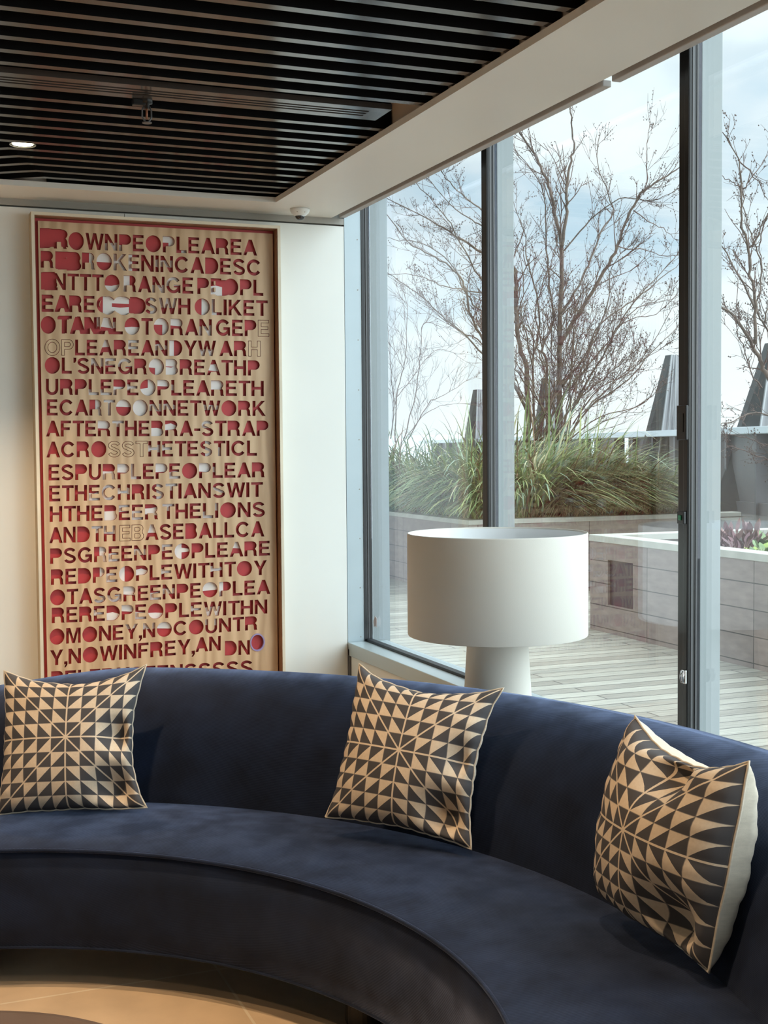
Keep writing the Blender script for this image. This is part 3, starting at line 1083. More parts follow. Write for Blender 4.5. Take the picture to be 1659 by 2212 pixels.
def cushion(P, yaw, tilt, rol, Tf, Tb, s, label, corners, dents, seed, conc):
    n, r, u = basis(yaw, tilt, rol)
    root = empty('cushion', P)
    mw = Matrix((r, -n, u)).transposed().to_4x4()     # local x right, -y towards the viewer, z up
    mw.translation = Vector(P)
    root.matrix_world = mw
    tag(root, label, 'cushion', 'printed cushions on the sofa')
    G = 48
    rnd = random.Random(seed)
    ph = [rnd.uniform(0, 6) for _ in range(6)]

    def edge(uu, vv):
        # sides drawn in, corners left long; conc = top, right, bottom, left
        cx = conc[1] if uu > 0 else conc[3]
        cz = conc[0] if vv > 0 else conc[2]
        x = uu*(1 - cx*(1 - vv*vv)*abs(uu)**3) + (.006*sin(9*vv + ph[0]) + (.012 if cx > 0 else 0)*abs(sin(5*pi*vv)))*abs(uu)**8*(1 - vv**4)*(1 if uu > 0 else -1)
        z = vv*(1 - cz*(1 - uu*uu)*abs(vv)**3) + (.006*sin(8*uu + ph[1]) + .010*abs(sin(5*pi*uu)))*abs(vv)**8*(1 - uu**4)*(1 if vv > 0 else -1)
        cc = (max(0, uu*vv if False else abs(uu)*abs(vv)))**5
        q = corners[(0 if vv > 0 else 2) + (0 if uu < 0 else 1)]
        return x + q[0]*cc, z + q[1]*cc, q[2]*cc

    def thick(uu, vv):
        f = max(0, (1 - uu*uu)*(1 - vv*vv))
        base = f**.42
        wr = .005*sin(13*vv + 4*uu + ph[2])*(abs(uu)**2)*f**.3 + .005*sin(12*uu - 5*vv + ph[3])*(abs(vv)**2)*f**.3
        wr += .011*(abs(sin(5*pi*vv)) - .5)*abs(uu)**5*f**.25 + .011*(abs(sin(5*pi*uu)) - .5)*abs(vv)**5*f**.25
        dn = 0
        for (du, dv, rad, dep) in dents:
            dn += dep*math.exp(-(((uu - du)**2 + (vv - dv)**2)/rad**2))
        return base, wr, dn

    for side, T, m, nm in ((-1, Tf, M['print'], 'front_panel'), (1, Tb, M['cream'], 'back_panel')):
        q = MB()
        uvs = []
        for j in range(G + 1):
            for i in range(G + 1):
                uu, vv = -1 + 2*i/G, -1 + 2*j/G
                uu, vv = sin(uu*pi/2)*.35 + uu*.65, sin(vv*pi/2)*.35 + vv*.65
                x, z, oy = edge(uu, vv)
                bs, wr, dn = thick(uu, vv)
                y = side*(T*bs + wr - (dn if side < 0 else 0)*bs)
                q.v.append((x*s, y + oy, z*s))
                uvs.append((uu*.5 + .5, vv*.5 + .5))
        for j in range(G):
            for i in range(G):
                a = j*(G + 1) + i
                fc = (a, a + 1, a + G + 2, a + G + 1)
                q.f.append(fc if side < 0 else fc[::-1]); q.m.append(0)
        o = q.build(nm, m, root, smooth=True, fix=False)
        ul = o.data.uv_layers.new(name='UVMap')
        for lp in o.data.loops:
            ul.data[lp.index].uv = uvs[lp.vertex_index]
    q = MB()
    loop = []
    K = 40
    for sd in range(4):
        for i in range(K):
            t_ = -1 + 2*i/K
            uu, vv = ((t_, -1), (1, t_), (-t_, 1), (-1, -t_))[sd]
            x, z, oy = edge(uu, vv)
            loop.append((x*s, oy, z*s))
    loop.append(loop[0])
    q.tube(loop, .0032, 6, cap=False)
    q.build('piping', M['cream'], root, smooth=True)
    return root


C0 = (0, 0, 0)
cushion((.554, 3.971, .624), -.364, .315, .02, .100, .075, .213, 'triangle-print cushion at the left end of the sofa, in front of the artwork',
        [(-.02, .02, 0), (.03, .05, 0), (-.02, .0, 0), (.07, .03, 0)], [(.74, .06, .22, .10), (.66, -.74, .28, .13)], 3, (.22, .17, .05, .05))
cushion((1.375, 3.271, .655), -.788, .34, -.08, .098, .080, .213, 'triangle-print cushion in the middle of the sofa, in front of the lamp',
        [(.0, .06, 0), (.07, .03, 0), (-.03, .0, 0), (.03, -.02, 0)], [(.68, -.70, .28, .14), (.80, .02, .2, .07)], 5, (.20, .13, .08, .10))
cushion((1.586, 2.344, .662), -1.566, .207, -.035, .118, .14, .209, 'triangle-print cushion at the right, turned to show its plain cream back',
        [(.0, .02, 0), (.0, .03, 0), (.06, .06, 0), (.03, -.03, 0)], [(.15, .74, .30, .13), (.60, -.72, .28, .15)], 9, (.24, -.02, .05, .10))

# ------------------------------------------------------------------ floor lamp
lamp = tag(empty('floor_lamp', (2.006, 4.0, 0)), 'white floor lamp with a big drum shade behind the sofa', 'lamp')
b = MB(); b.lathe([(0, 0), (.158, 0), (.160, .012), (.154, .05), (.103, .87), (.100, .90), (0, .90)], 56)
b.build('base', mat('lamp_base_white', (.80, .77, .70), .6), lamp, smooth=True)
b = MB()
sr, sz0, sz1 = .309, .857, 1.208
b.lathe([(sr, sz0), (sr + .0015, sz0 + .004), (sr + .0015, sz1 - .004), (sr, sz1), (sr - .003, sz1), (sr - .004, sz1 - .006), (sr - .004, sz0), (sr, sz0)], 96)
shade = b.build('lamp_shade', M['linen'], lamp, smooth=True)
b = MB(); b.lathe([(sr - .006, sz0 + .06), (sr - .005, sz1 - .005)], 96)
b.lathe([(.0, sz1 - .055), (sr - .007, sz1 - .055)], 64)
b.build('shade_lining', M['lampinner'], shade, smooth=True, fix=False)
b = MB(); b.tube([(0, 0, .9), (0, 0, 1.14)], .012, 12)
b.build('stem', M['steel'], lamp)

# ------------------------------------------------------------------ coffee table
ct = tag(empty('coffee_table', (.027, 2.29, 0)), 'round dark brown coffee table at the bottom left corner', 'table')
b = MB(); b.lathe([(0, .325), (.47, .325), (.485, .33), (.49, .338), (.486, .347), (.47, .35), (0, .35)], 96)
b.build('table_top', M['table'], ct, smooth=False, bevel=0)
b = MB(); b.lathe([(0, 0), (.25, 0), (.25, .02), (.10, .05), (.08, .325)], 48)
b.build('pedestal', M['table'], ct, smooth=True)

# ------------------------------------------------------------------ small fittings on the window
t = tag(empty('lock_box', (GX - .004, 3.518, 1.575)), 'black box fixed to the dark mullion right of the tree', 'lock box')
b = MB(); b.box(-.012, 0, -.024, .028, -.056, .056); b.build('case', M['blackplastic'], t, bevel=.003)
b = MB(); b.box(-.014, -.011, -.012, .012, -.03, .03); b.build('cover_plate', M['bronze'], t, bevel=.001)
t = tag(empty('exit_button', (GX - .004, 3.523, 1.27)), 'small green door release button on the dark mullion', 'switch')
b = MB(); b.box(-.012, 0, -.018, .018, -.020, .020); b.build('plate', M['blackplastic'], t, bevel=.002)
b = MB(); b.box(-.016, -.011, -.008, .008, -.008, .008); b.build('button', M['green'], t, bevel=.002)
t = tag(empty('chain_tensioner', (GX - .004, 3.510, .755)), 'small chrome blind chain tensioner low on the dark mullion', 'blind fitting')
b = MB(); b.box(-.008, 0, -.010, .010, -.022, .022); b.build('plate', M['chrome'], t, bevel=.002)
b = MB()
b.tube([(-.010, .006, .02), (-.014, .006, 0), (-.012, .004, -.018), (-.012, -.004, -.018), (-.014, -.006, 0), (-.010, -.006, .02)], .003, 8)
b.build('chain', M['chrome'], t, smooth=True)
b = MB()
pp = [(0, .013, .03), (0, .036, -.002), (0, .030, -.034), (0, .012, -.022), (0, -.008, -.030), (0, -.012, .018)]
b.v = [(0, y, z) for _, y, z in pp] + [(-.0012, y, z) for _, y, z in pp]
k = len(pp)
b.f = [tuple(range(k)), tuple(range(2*k - 1, k - 1, -1))] + [(i, (i + 1) % k, k + (i + 1) % k, k + i) for i in range(k)]
b.m = [0]*len(b.f)
o = b.build('window_sticker', M['sticker'])
o.location = (OX - .0005, 6.36, .585)
tag(o, 'small pinkish sticker low on the window pane by the artwork wall', 'sticker')

# ------------------------------------------------------------------ terrace
DZ = -.055
b = MB(); b.box(2.60, 30, -8, 40, DZ - .2, DZ)
struct(b, 'floor_terrace', M['deck'])
b = MB(); b.box(2.56, 2.61, -8, 6.5, DZ - .2, .36)
struct(b, 'wall_outer', M['alu_out'])
b = MB(); b.box(-8, 2.48, AY + .2, AY + .5, -.3, 4.2)
b.box(2.40, 2.60, AY + .05, AY + .5, -.3, 4.2)
struct(b, 'wall_facade', M['alu_out'])

# near planter with the niche
PX, PYc = 5.70, 9.602
ZP = .755
near = tag(empty('planter', (PX, PYc, DZ)), 'near stone-clad planter with a dark square niche, right of the lamp', 'planter')
h = ZP - DZ - .055
b = MB()
ny0, ny1, nz0, nz1 = 8.937 - PYc, 9.318 - PYc, .183 - DZ, .560 - DZ
YE = -6.5
for (ya, yb, za, zb) in ((ny1, 0, 0, h), (YE, ny0, 0, h), (ny0, ny1, 0, nz0), (ny0, ny1, nz1, h)):
    b.box(0, .12, ya, yb, za, zb)
b.build('front_wall', M['clad_x'], near)
b = MB(); b.box(.12, 2.9, -.12, 0, 0, h)
b.build('return_wall', M['clad_y'], near)
b = MB()
b.box(.022, .13, ny0 - .01, ny1 + .01, nz0 - .01, nz1 + .01)
b.build('niche_panel', M['niche'], near)
b = MB()
b.box(-.008, .17, YE, .008, h, h + .055)
b.box(.17, 2.9, -.17, .008, h, h + .055)
b.build('coping', M['coping'], near, bevel=.004)
b = MB(); b.box(.12, 2.9, YE, -.12, h - .2, h - .10)
b.build('soil', M['soil'], near)
M['clad_x'].node_tree.nodes['Brick Texture'].inputs['Brick Width'].default_value = 1.332
# row joints measured from the planter top
for mm_ in (M['clad_x'], M['clad_y']):
    nn_ = mm_.node_tree.nodes
    cbn = [q for q in nn_ if q.type == 'COMBXYZ'][0]
    mpv = nn_.new('ShaderNodeVectorMath')
    mpv.operation = 'ADD'
    mpv.inputs[1].default_value = ((.871 if mm_ is M['clad_x'] else -.101) + 1.332*8, .150, 0)
    nn_['Brick Texture'].inputs['Row Height'].default_value = .187
    nn_['Brick Texture'].inputs['Brick Width'].default_value = 1.332
    mm_.node_tree.links.new(cbn.outputs[0], mpv.inputs[0])
    mm_.node_tree.links.new(mpv.outputs[0], nn_['Brick Texture'].inputs['Vector'])

far = tag(empty('planter', (5.77, 12.15, DZ)), 'far stone-clad planter carrying the tall grasses and the bare trees', 'planter')
b = MB(); b.box(0, .12, .12, 9, 0, h); b.build('side_wall', M['clad_x'], far)
b = MB(); b.box(0, 3.4, 0, .12, 0, h); b.build('front_wall', M['clad_y'], far)
b = MB(); b.box(-.01, .16, -.01, 9, h, h + .05); b.box(.16, 3.4, -.01, .16, h, h + .05)
b.build('coping', M['coping'], far, bevel=.004)
b = MB(); b.box(.12, 3.4, .12, 9, h - .06, h + .02); b.build('soil', M['soil'], far)

# raised wet roof beyond the planters
b = MB()
b.v = [(8.6, 9.0, .70), (24, 9.0, .70), (24, 13, .70), (14, 30, .70), (9.2, 30, .70), (9.2, 12.0, .70), (8.6, 12.0, .70)]
b.v += [(x, y, -.2) for x, y, z in b.v]
k = 7
b.f = [tuple(range(k)), tuple(range(2*k - 1, k - 1, -1))] + [(i, (i + 1) % k, k + (i + 1) % k, k + i) for i in range(k)]
b.m = [0]*len(b.f)
struct(b, 'floor_roof', M['wet'])

# parapet: cap rail, posts and panels on one line
PA = Vector((9.75, 13.33, 0))
PDIR = Vector((.235, .972, 0)).normalized()
PN = Vector((PDIR.y, -PDIR.x, 0))            # outwards (to the right)
par = tag(empty('parapet', PA, atan2(PDIR.y, PDIR.x)), 'grey metal parapet with a pale cap rail and dark panels at the terrace edge', 'parapet')
# local x runs along the parapet (away from the camera), local y to its left (towards the terrace)
b = MB(); b.box(-8, 22, -.32, .05, 1.632, 1.72)
b.build('cap_rail', M['cap'], par, bevel=.01)
b = MB(); b.box(-8, 22, -.10, 0, .70, .84)
b.build('base_rail', M['panel_grey'], par)
mod = .86
x = -8.0
i = 0
while x < 20:
    q = MB(); q.box(x, x + .05, -.14, .03, .70, 1.634); q.build('post', M['pylon_mid'], par)
    kind = i % 2
    if kind == 0:
        q = MB(); q.box(x + .05, x + mod*.95, -.06, -.03, .82, 1.634); q.build('panel', M['panel_grey'], par)
    else:
        q = MB(); q.box(x + .05, x + mod*.42, -.06, -.03, .82, 1.634); q.build('panel', M['panel_dark'], par)
        q = MB()
        xa, xb_ = x + mod*.42, x + mod*.98
        q.v = [(xa, -.30, .82), (xa + .22, -.30, .82), (xb_, -.30, 1.634), (xa, -.30, 1.634), (xa, -.42, .82), (xa + .22, -.42, .82), (xb_, -.42, 1.634), (xa, -.42, 1.634)]
        q.f = [(0, 1, 2, 3), (7, 6, 5, 4), (0, 4, 5, 1), (1, 5, 6, 2), (2, 6, 7, 3), (3, 7, 4, 0)]
        q.m = [0]*6
        q.build('leaning_strut', M['panel_dark'], par)
    x += mod
    i += 1

# roof pylons: tapering prows with two slanted faces
def pylon(D, xl0, xl1, yt, xr1, xr0, yb, depth, label, seamed=True):
    """left foot, left top, top row, right top, right foot, bottom row; D is the distance of its front"""
    def at(px, py, dd):
        d = ray(px, py)
        return EYE + d*dd
    pts = [at(xl0, yb, D), at(xr0, yb, D), at(xr1, yt, D), at(xl1, yt, D)]
    base = (pts[0] + pts[1])/2
    base.z = .3
    root = tag(empty('roof_pylon', base), label, 'roof structure')
    away = ray((xl0 + xr0)/2, 966)
    away.z = 0
    away.normalize()
    side = Vector((away.y, -away.x, 0))
    A, B, C, Dd = pts
    A = A.copy(); B = B.copy()
    # carry the slanted edges down to the roof
    for P_, Q_ in ((A, Dd), (B, C)):
        k_ = (P_.z - .3)/(Q_.z - P_.z)
        P_ -= (Q_ - P_)*k_
    bk = [p + away*depth for p in (A, B, C, Dd)]
    # fold line: the front is creased so that the right part turns away
    F0 = A.lerp(B, .30) - away*depth*.35
    F1 = Dd.lerp(C, .34) - away*depth*.12

    def lo(p):
        return tuple(p - base)
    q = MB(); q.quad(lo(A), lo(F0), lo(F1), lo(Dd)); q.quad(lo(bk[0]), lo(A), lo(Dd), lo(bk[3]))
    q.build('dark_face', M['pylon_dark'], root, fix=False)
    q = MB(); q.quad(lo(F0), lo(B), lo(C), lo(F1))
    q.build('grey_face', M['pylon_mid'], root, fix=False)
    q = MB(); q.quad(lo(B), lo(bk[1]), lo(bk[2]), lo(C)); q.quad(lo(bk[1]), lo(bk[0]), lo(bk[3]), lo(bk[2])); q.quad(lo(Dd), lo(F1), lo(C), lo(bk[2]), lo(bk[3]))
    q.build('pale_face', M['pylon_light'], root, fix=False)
    q = MB()
    q.tube([lo(F0), lo(F1)], .014, 4)
    for f_ in (.33, .66):
        q.tube([lo(F0.lerp(B, f_*.5)), lo(F1.lerp(C, f_*.5))], .008, 4)
    q.tube([lo(F0.lerp(F1, .45)), lo(B.lerp(C, .45))], .008, 4)
    q.build('seam', M['pylon_light'], root, fix=False)
    return root


pylon(30, 1003, 1022, 842, 1050, 1085, 946, 1.6, 'dark tapering roof pylon left of the mullion, behind the grass')
pylon(27, 1150, 1170, 818, 1196, 1236, 950, 1.4, 'grey tapering roof pylon behind the trunks of the big bare tree')
pylon(18.5, 1393, 1437, 768, 1478, 1512, 940, 1.5, 'tall grey roof pylon left of the thick dark mullion')
pylon(15.8, 1592, 1652, 742, 1700, 1760, 922, 1.5, 'dark green-grey roof pylon at the right edge of the photo')

# far city
b = MB(); b.box(-800, 1600, 60, 1900, -42, -40)
struct(b, 'ground_city', M['cityground'])
hm = MB()
prev = None
rnd = random.Random(11)
P = []
for i in range(61):
    a = radians(-20 + i*1.6)
    P.append((1500*sin(a), 1500*cos(a), 6 + 16*noise.noise(Vector((i*.23, 3.1, 0))) + 8))
for p, q in zip(P[:-1], P[1:]):
    hm.quad((p[0], p[1], -60), (q[0], q[1], -60), (q[0]*1.02, q[1]*1.02, q[2] + 1.5), (p[0]*1.02, p[1]*1.02, p[2] + 1.5))
    hm.quad((p[0]*1.02, p[1]*1.02, p[2] + 1.5), (q[0]*1.02, q[1]*1.02, q[2] + 1.5), (q[0]*1.2, q[1]*1.2, -60), (p[0]*1.2, p[1]*1.2, -60))
o = hm.build('distant_hills', M['hills'], smooth=True)
tag(o, 'low hazy hills on the horizon beyond the parapet', 'hill', kind='structure')
for (px, dist, w, hh, mm_, lab) in ((1552, 150, 12, 38, 'city2', 'pale distant building seen through the parapet gap beside the mullion'),
                                    (1612, 120, 7, 36.5, 'city3', 'brick distant building seen low through the parapet opening'),
                                    (1626, 170, 9, 39, 'city1', 'sandstone distant building seen through the parapet opening at right'),
                                    (1345, 210, 16, 38, 'city1', 'stone distant building behind the parapet right of the big tree')):
    d = ray(px, 966); d.z = 0; d.normalize()
    c = d*dist
    root = tag(empty('distant_building', (c.x, c.y, -40), atan2(d.y, d.x)), lab, 'building')
    q = MB(); q.box(0, 14, -w/2, w/2, 0, hh); q.build('walls', M[mm_], root)
    q = MB(); q.box(-.4, 14.4, -w/2 - .4, w/2 + .4, hh, hh + .8); q.build('roof', M['panel_grey'], root)
    for zz in (hh - 3.2, hh - 6.6):
        for yy in range(int(w//2)):
            y_ = -w/2 + .7 + yy*2
            q = MB(); q.box(-.06, .1, y_, y_ + 1, zz, zz + 1.8); q.build('window', M['panel_dark'], root)

# ------------------------------------------------------------------ trees
def wig(p, q, n, amp, rnd):
    out = []
    for i in range(n + 1):
        t_ = i/n
        out.append(p.lerp(q, t_) + Vector((rnd.gauss(0, amp), rnd.gauss(0, amp), rnd.gauss(0, amp)))*(1 if 0 < i < n else 0))
    return out


def tree(name, label, stems, org, sc, y_base, base_px, seed, yspread, r0, twig_density, lens, buds=True):
    """stems: crop polylines with a start radius; every stem gets its own lean in depth"""
    rnd = random.Random(seed)
    bpt = ony(org[0] + base_px[0]/sc, org[1] + base_px[1]/sc, y_base)
    root = tag(empty(name, (bpt.x, y_base, bpt.z - .3)), label, 'tree')
    base = Vector(root.location)
    trunk, tw, bd = MB(), MB(), MB()
    for (pts, ra, rb, lean) in stems:
        P3 = []
        n = len(pts)
        acc = 0
        for i, (cx, cy) in enumerate(pts):
            P3.append(ony(org[0] + cx/sc, org[1] + cy/sc, y_base + yspread*lean*(i + .35)/n))
        # smooth the polyline
        S3 = []
        for i in range(n - 1):
            a, b_, c, d = P3[max(i - 1, 0)], P3[i], P3[i + 1], P3[min(i + 2, n - 1)]
            for k in range(4):
                t_ = k/4
                S3.append(.5*((2*b_) + (c - a)*t_ + (2*a - 5*b_ + 4*c - d)*t_*t_ + (3*b_ - a - 3*c + d)*t_**3))
        S3.append(P3[-1])
        for i in range(1, len(S3) - 1):
            S3[i] = S3[i] + Vector((rnd.gauss(0, .006), rnd.gauss(0, .01), rnd.gauss(0, .006)))
        m_ = len(S3)
        rad = [ra + (rb - ra)*i/(m_ - 1) for i in range(m_)]
        (trunk if ra > .009 else tw).tube([p - base for p in S3], rad, 7 if ra > .012 else 5, cap=True)
        # side shoots
        total = sum((S3[i + 1] - S3[i]).length for i in range(m_ - 1))
        ns = int(total*twig_density)
        for j in range(ns):
            f = rnd.uniform(.18, 1.0)
            i = min(int(f*(m_ - 1)), m_ - 2)
            p = S3[i].lerp(S3[i + 1], rnd.random())
            t_ = (S3[i + 1] - S3[i]).normalized()
            shoot(p, t_, rnd.uniform(*lens)*(1.25 - .55*f), max(.0028, rad[i]*.42), rnd, tw, bd, base, 2, buds)
        # tip continues
        shoot(S3[-1], (S3[-1] - S3[-2]).normalized(), rnd.uniform(*lens)*.6, max(.0028, rb), rnd, tw, bd, base, 2, buds, straight=True)
    trunk.build('trunk', M['bark'], root, smooth=True, fix=False)
    o = tw.build('twigs', M['twig'], root, smooth=True, fix=False)
    o['kind'] = 'stuff'
    if buds and bd.v:
        o = bd.build('buds', M['bud'], root, smooth=True, fix=False)
        o['kind'] = 'stuff'
    return root


def shoot(p, t_, ln, r, rnd, tw, bd, base, depth, buds, straight=False):
    side = Vector((rnd.gauss(0, 1), rnd.gauss(0, 1), rnd.gauss(0, 1)))
    side = (side - t_*side.dot(t_)).normalized()
    ang = rnd.uniform(.1, .25) if straight else rnd.uniform(.35, .85)
    d = (t_*cos(ang) + side*sin(ang) + Vector((0, 0, .10))).normalized()
    n = 5
    pts = [p]
    cur = p.copy()
    for i in range(n):
        d = (d + Vector((rnd.gauss(0, .10), rnd.gauss(0, .10), rnd.gauss(.05, .09)))).normalized()
        cur = cur + d*ln/n
        pts.append(cur.copy())
    r = min(r, .0085)
    tw.tube([q - base for q in pts], [r*(1 - .6*i/n) for i in range(n + 1)], 4, cap=False)
    if buds and rnd.random() < .5:
        for q in pts[2:]:
            if rnd.random() < .6:
                o = Vector((rnd.gauss(0, .010), rnd.gauss(0, .010), rnd.gauss(0, .010)))
                c = q - base + o
                bd.tube([c - Vector((0, 0, .007)), c, c + Vector((0, 0, .008))], [.002, .0062, .001], 4, cap=False)
    if depth > 0:
        for k in range(rnd.choice((1, 2, 2, 3))):
            i = rnd.randrange(1, n)
            shoot(pts[i], (pts[i + 1] - pts[i]).normalized(), ln*rnd.uniform(.4, .7), max(.0022, r*.62), rnd, tw, bd, base, depth - 1, buds)


OA, SA = (820, 200), 1659/660
stemsA = [
    ([(965, 1900), (975, 1600), (975, 1350), (985, 1100), (988, 850), (955, 680), (935, 560), (900, 450), (850, 350), (760, 220)], .036, .010, .2),
    ([(986, 840), (1015, 650), (1015, 550), (1030, 400), (1055, 300), (1045, 200), (1035, 80)], .022, .006, -.4),
    ([(976, 1370), (1060, 1230), (1130, 1120), (1220, 970), (1290, 830), (1350, 680), (1420, 550), (1500, 490), (1610, 420)], .026, .008, -.8),
    ([(800, 1900), (808, 1700), (795, 1500), (760, 1370), (742, 1200), (738, 1000), (700, 900), (640, 880), (555, 870), (450, 800), (370, 750), (250, 680), (50, 580)], .034, .005, .7),
    ([(742, 1250), (690, 1200), (620, 1100), (555, 1020), (480, 900), (400, 740), (330, 640), (200, 490)], .014, .004, .2),
    ([(738, 1020), (690, 840), (620, 720), (555, 640), (470, 570), (380, 490), (330, 410)], .014, .004, -.6),
    ([(738, 1100), (660, 800), (600, 720), (555, 720), (505, 690), (380, 600), (250, 460)], .013, .004, .6),
    ([(795, 1720), (735, 1600), (660, 1480), (610, 1400), (555, 1330), (500, 1230), (470, 1080), (420, 980), (330, 910), (220, 850), (150, 810), (30, 650)], .020, .005, -.3),
    ([(700, 1560), (640, 1500), (555, 1420), (470, 1320), (370, 1240), (260, 1140), (130, 1040), (30, 970)], .013, .004, .5),
    ([(640, 1500), (555, 1360), (450, 1300), (380, 1260), (290, 1180), (240, 1110)], .009, .003, .9),
    ([(740, 1200), (640, 1120), (555, 1090), (400, 1060), (300, 1030), (180, 990), (40, 990)], .010, .003, -.9),
    ([(720, 1380), (640, 1250), (555, 1190), (470, 1090), (380, 920), (240, 820), (100, 800), (25, 780)], .012, .003, 1.0),
    ([(850, 1890), (835, 1500), (870, 1250), (840, 1050), (800, 900), (790, 760), (740, 640)], .016, .004, .9),
    ([(830, 1500), (800, 1330), (770, 1200), (780, 1000), (750, 860)], .010, .003, -.9),
    ([(905, 1890), (905, 1500), (885, 1380), (945, 1240), (925, 1050), (910, 850), (900, 620), (860, 470), (740, 320)], .018, .004, .4),
    ([(880, 1380), (845, 1190), (880, 1060), (960, 820), (940, 700)], .009, .003, -.4),
    ([(975, 1890), (1090, 1640), (1210, 1430), (1300, 1260), (1420, 1100), (1610, 950)], .015, .004, -.6),
    ([(1005, 1900), (1150, 1700), (1350, 1560), (1470, 1420), (1610, 1280)], .012, .004, .5),
    ([(990, 1600), (1100, 1450), (1200, 1250), (1350, 1150), (1450, 1060), (1600, 900)], .013, .004, .2),
    ([(1010, 1900), (1200, 1760), (1420, 1700), (1500, 1600)], .009, .003, -.4),
    ([(980, 1200), (1080, 1050), (1150, 900), (1210, 740), (1270, 650), (1240, 560), (1180, 380), (1190, 250)], .015, .004, .8),
    ([(1000, 860), (1120, 720), (1200, 640), (1330, 570), (1470, 590), (1610, 530)], .010, .003, -.8),
    ([(1290, 830), (1350, 850), (1430, 850), (1520, 880), (1610, 885)], .008, .003, .3),
    ([(1430, 545), (1455, 470), (1450, 380), (1450, 280), (1470, 160)], .008, .003, .0),
    ([(1380, 640), (1460, 700), (1540, 740), (1610, 800)], .008, .003, .6),
    ([(1060, 1720), (1080, 1550), (1200, 1400), (1400, 1170), (1600, 1120)], .010, .003, .9),
    ([(985, 1870), (1060, 1600), (1230, 1180), (1260, 950), (1330, 860)], .011, .003, -.9),
    ([(1050, 1800), (1200, 1600), (1400, 1480), (1600, 1150)], .009, .003, .1),
    ([(1290, 1270), (1400, 1220), (1500, 1200), (1610, 1100)], .006, .003, -.3),
    ([(1060, 1890), (1180, 1810), (1330, 1740), (1480, 1650)], .007, .003, .3),
]
rnd = random.Random(21)
for i in range(26):                                    # the thicket of thin basal stems
    bx, a = rnd.uniform(840, 1040), rnd.uniform(-.75, .95)
    ln = rnd.uniform(450, 1000)*(1 - .25*abs(a))
    px_, py_, P = bx, 1890, [(bx, 1890)]
    aa = a*.15
    for k in range(5):
        aa += (a - aa)*.5 + rnd.gauss(0, .12)
        px_ += sin(aa)*ln/5
        py_ -= cos(aa)*ln/5
        P.append((px_, py_))
    stemsA.append((P, rnd.uniform(.007, .014), .003, rnd.uniform(-1, 1)))
tree('bare_tree', 'tall bare many-stemmed tree rising from the grass in the middle of the window', stemsA, OA, SA, 13.6, (930, 1890), 4, 1.0, .03, 7.0, (.22, .62))
stemsC = [
    ([(85, 1900), (92, 1650), (130, 1500), (150, 1250), (135, 1090)], .010, .003, .3),
    ([(130, 1890), (200, 1600), (220, 1400), (240, 1250), (330, 1270)], .009, .003, -.4),
    ([(150, 1890), (260, 1700), (350, 1640), (480, 1560)], .008, .003, .6),
    ([(60, 1880), (80, 1700), (60, 1500), (45, 1280)], .008, .003, -.2),
    ([(140, 1880), (230, 1760), (330, 1700), (470, 1690)], .006, .003, .2),
    ([(95, 1650), (170, 1560), (300, 1400), (420, 1420)], .006, .003, .8),
    ([(130, 1500), (80, 1400), (40, 1350)], .005, .003, .3),
]
tree('bare_tree', 'thin small bare tree behind the grass at the left of the window', stemsC, OA, SA, 17.5, (95, 1890), 8, .7, .012, 8, (.25, .7), buds=False)
OB, SB_ = (1540, 200), 329/119
stemsB = [
    ([(620, 2150), (480, 1960), (329, 1700), (290, 1620), (240, 1520), (140, 1350), (40, 1270), (-60, 1150)], .030, .006, .2),
    ([(250, 1500), (255, 1280), (230, 1130), (215, 950), (172, 750), (168, 580), (150, 400), (60, 240)], .017, .004, -.3),
    ([(255, 1300), (160, 1100), (50, 910), (-40, 800)], .011, .003, .5),
    ([(215, 950), (270, 850), (340, 700)], .010, .004, -.5),
    ([(520, 2000), (420, 1600), (310, 1390), (262, 1300), (290, 1050), (240, 880), (190, 700), (180, 590)], .012, .004, .7),
    ([(310, 1370), (335, 1240), (400, 1000)], .010, .004, .1),
    ([(180, 575), (240, 500), (330, 370)], .007, .003, .2),
    ([(150, 400), (240, 500), (330, 640)], .007, .003, -.2),
    ([(172, 570), (110, 530), (55, 495)], .006, .003, .2),
    ([(600, 2100), (420, 1960), (329, 1930), (230, 1912), (150, 1950), (40, 1990)], .010, .004, -.6),
    ([(290, 1760), (230, 1680), (190, 1520), (140, 1420), (150, 1100)], .007, .003, -.8),
    ([(640, 2200), (450, 2210), (329, 2190), (220, 2150), (90, 2110)], .008, .003, -.7),
    ([(560, 2160), (420, 2120), (300, 2100), (200, 2060), (60, 2040)], .007, .003, .4),
    ([(330, 720), (290, 850), (280, 980), (330, 1150)], .008, .003, .6),
]
tree('bare_tree', 'bare tree reaching in from the right edge of the photo', stemsB, OB, SB_, 10.0, (620, 2150), 12, .55, .02, 8.0, (.14, .42))

